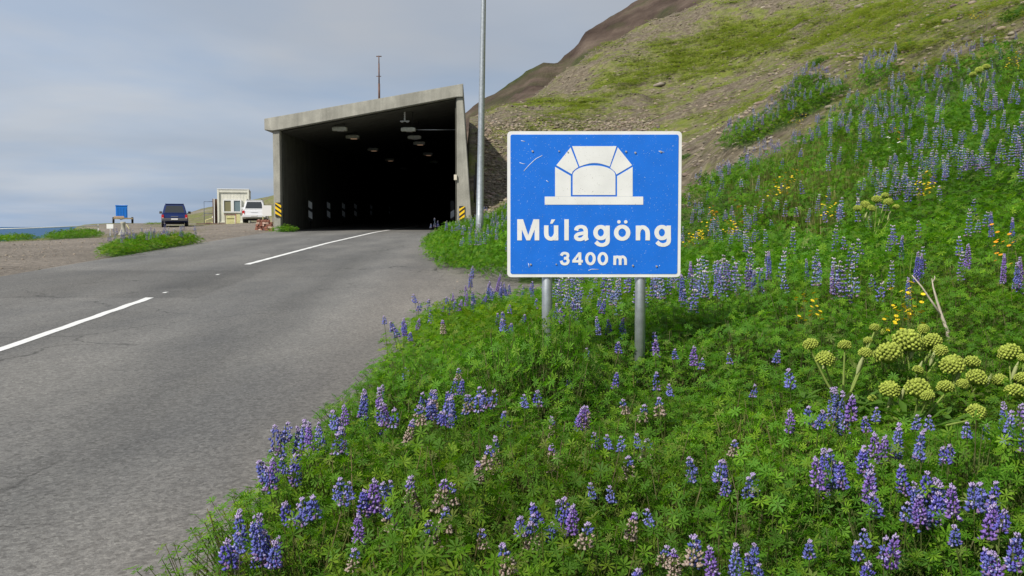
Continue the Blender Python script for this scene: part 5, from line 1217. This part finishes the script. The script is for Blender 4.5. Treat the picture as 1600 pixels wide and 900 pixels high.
def angelica(lab, umbs, base, sheath=True):
    """umbs: zoom-picture centres (x, y, width) and depth of each umbel"""
    bx_, by_ = base; gz = tz1(bx_, by_); t = thing('angelica_plant', lab, 'plant', (bx_, by_, gz), 0, None); o0 = Vector((bx_, by_, gz)); tops = []
    for px, py, w, D in umbs: tops.append((P(px, py, D) - o0, w / FPX * D / 2 * 1.05))
    hub = Vector((sum(a.x for a, _ in tops) / len(tops) * .4, 0, max(.12, min(a.z for a, _ in tops) * .5)))
    hub.z = min(hub.z, .22); parts = [tri_tube([(0, 0, -.05), hub], [.014, .011], AGs, 7)]
    for c, r in tops:
        e = c - Vector((0, 0, r * .7)); mid = hub.lerp(e, .5) + Vector((0, 0, -.02)); parts.append(tri_tube([hub, mid, e], [.009, .007, .005], AGs, 6))
    V, Fq, C = catf(parts); npmesh('stem', V, Fq, AM, C, t)
    for c, r in tops:
        o = bpy.data.objects.new('umbel', rnd.choice(UMM)); COL.objects.link(o); o.parent = t; o.location = c; o.scale = (r * .92, r * .92, r * .92); o.rotation_euler = (rnd.uniform(-.35, .1), rnd.uniform(-.3, .3), rnd.uniform(0, 6))
    for c, r in tops[::3]:   # swollen leaf sheaths
        e = hub.lerp(c, .62); pt = [e, e + Vector((.012, 0, .03)), e + Vector((.02, -.01, .07)), e + Vector((.035, -.01, .11))]; V, Fq, C = tri_tube(pt, [.005, .013, .012, .003], np.array((.42, .46, .2)), 6); npmesh('leaf_sheath', V, Fq, AM, C, t)
    for _ in range(10):
      V, Fq, C = palm_leaf(np.array((rnd.uniform(-.2, .2), rnd.uniform(-.2, .2), rnd.uniform(.15, .3))), np.array((rnd.gauss(0, .4), rnd.gauss(0, .4) - .3, 1)), .14, 5, rnd, np.array((.11, .22, .03)), True); npmesh('leaf', V, Fq, VM, C, t)
zc = lambda x, y, w, D: (1200 + x / 3.75, 480 + y / 3.75, w / 3.75, D)
def bs(px, D): return ((px - 800) / FPX * D, D)
angelica('angelica with small scattered yellow green heads left of the main cluster', [zc(250, 220, 88, 5.9), zc(335, 305, 112, 5.7), zc(450, 225, 78, 5.9), zc(570, 270, 82, 5.9), zc(585, 195, 52, 6.1), zc(625, 120, 58, 6.3)], bs(1312, 5.9))
angelica('tallest angelica with the biggest round yellow green heads', [zc(820, 200, 172, 6.5), zc(705, 275, 160, 6.3), zc(960, 200, 112, 6.7), zc(1010, 255, 86, 6.5), zc(910, 130, 72, 7.0), zc(690, 145, 62, 7.2), zc(880, 370, 66, 6.2), zc(940, 230, 90, 6.8), zc(770, 180, 80, 6.9)], bs(1418, 6.5))
angelica('angelica with flattened heads beside the biggest heads', [zc(1080, 340, 142, 6.2), zc(1195, 325, 96, 6.3), zc(1225, 415, 122, 6.1), zc(1355, 430, 92, 6.2), zc(1140, 450, 72, 6.0)], bs(1500, 6.2))
angelica('low angelica in front with drooping heads and pale sheaths', [zc(715, 485, 122, 5.8), zc(880, 480, 152, 5.7), zc(1040, 470, 98, 5.8), zc(610, 535, 52, 5.9), zc(935, 520, 80, 5.6), zc(1220, 615, 112, 5.5)], bs(1430, 5.8))
angelica('angelica cut by the picture edge', [zc(1415, 270, 132, 6.3), zc(1450, 500, 122, 5.9), zc(1500, 300, 70, 6.2), zc(1490, 420, 90, 6.0), zc(1520, 600, 100, 5.8)], bs(1596, 6.1))
angelica('distant angelica with broad green heads in the middle of the slope', [(1352, 320, 15, 12.2), (1370, 312, 16, 12.3), (1388, 316, 15, 12.0), (1340, 326, 13, 12.0), (1383, 306, 12, 12.6), (1362, 326, 13, 12.0), (1400, 324, 11, 12.1)], bs(1366, 12.3))
angelica('distant angelica high on the slope below the yellow flowers', [(1530, 110, 13, 19.5), (1541, 105, 12, 19.8), (1520, 117, 11, 19.3)], bs(1532, 19.6))
# dead branch
DW = material('bleached_wood', (.52, .45, .37), rough=.8, var=.25, vscale=20); Db = 7.7
b0 = P(1482, 522, Db); b0.z = min(b0.z, tz1(b0.x, Db) + .05)
t = thing('dead_branch', 'bleached dead branch with two prongs sticking up from the slope', 'branch', b0)
pp = lambda x, y, d=Db: P(x, y, d) - b0
bm = BM(); tube(bm, [(0, 0, -.1), pp(1481, 518), pp(1472, 495), pp(1464, 470), pp(1458, 448), pp(1456, 435)], [.017, .016, .012, .009, .006, .003], 8); obj('prong', bm, DW, t)
bm = BM(); tube(bm, [pp(1472, 495), pp(1455, 470), pp(1440, 448), pp(1425, 430)], [.010, .008, .006, .003], 6); obj('prong', bm, DW, t)
bm = BM(); tube(bm, [pp(1457, 442), pp(1461, 434), pp(1460, 431)], [.005, .004, .002], 5); obj('twig', bm, DW, t)
# yellow flowers
def daisy(q, col):
    parts = []
    for k in range(7):
        h = q.uniform(.25, .5); a = q.uniform(0, 6.3); r = q.uniform(0, .13); c = np.array((r * math.cos(a), r * math.sin(a), h)); V = [c]; n = 6; rr = .016
        for j in range(n): V.append(c + np.array((rr * math.cos(2 * math.pi * j / n), rr * math.sin(2 * math.pi * j / n) , .004 + rr * .5 * math.sin(2 * math.pi * j / n + 1.2))))
        parts.append((np.array(V), np.array([(0, 1 + j, 1 + (j + 1) % n) for j in range(n)]), np.tile(col * q.uniform(.8, 1.1), (n + 1, 1)))); V, Fq, C = stem_quads((c[0] * .5, c[1] * .5, 0), c, .002, STEMC); parts.append((V, np.concatenate([Fq[:, [0, 1, 2]], Fq[:, [0, 2, 3]]]), C))
    return catf(parts)
YC = np.array((.85, .62, .02)); DT = [daisy(q, YC) for _ in range(5)]; OT = [daisy(q, np.array((.85, .38, .02))) for _ in range(3)]; WT = [daisy(q, np.array((.7, .7, .62))) for _ in range(3)]
def patch_fl(name, tp_, lst, lab):
    xs_, ys_ = [], []
    for px, py, r, n in lst:
        a, b = hit(px, py, .4, 3); rr = r / FPX * b
        for _ in range(n): xs_.append(a + rnd.gauss(0, rr * .5)); ys_.append(b + rnd.gauss(0, rr * .7))
    x, y = np.array(xs_), np.array(ys_); n = len(x); merged(name, tp_, np.stack([x, y, tz(x, y) + .08], -1), np.stack([npr.uniform(.9, 1.3, n)] * 2, -1), npr.uniform(0, 6, n), npr.uniform(.85, 1.15, (n, 1)) * np.ones((1, 3)), FM, lab)
Q = lambda x, y, r, n: (1080 + x / 3, 200 + y / 3, r, n)
patch_fl('yellow_flowers', DT, [(1420, 506, 14, 4), (1405, 512, 8, 2), (1255, 494, 12, 4), Q(185, 512, 14, 8), Q(440, 305, 10, 5), Q(1085, 310, 12, 8), Q(650, 410, 5, 2), Q(30, 550, 12, 6), Q(45, 525, 8, 4), Q(380, 355, 8, 3), Q(520, 235, 4, 1), Q(1000, 875, 3, 1), (1583, 108, 14, 8), (1240, 195, 16, 5), (1535, 30, 14, 3), (1520, 30, 10, 2)], 'small clusters of yellow flowers dotted over the slope')
patch_fl('orange_flowers', OT, [Q(105, 415, 10, 4), Q(265, 445, 10, 4), Q(310, 410, 10, 3), Q(220, 400, 6, 2), Q(1475, 612, 5, 2), Q(970, 70, 4, 1), Q(1070, 510, 4, 1)], 'few orange flowers low on the slope beside the sign')
patch_fl('white_seedheads', WT, [Q(240, 290, 14, 2), Q(350, 335, 14, 2), Q(940, 120, 4, 1), (880, 458, 10, 2)], 'sparse white seed heads on the slope')
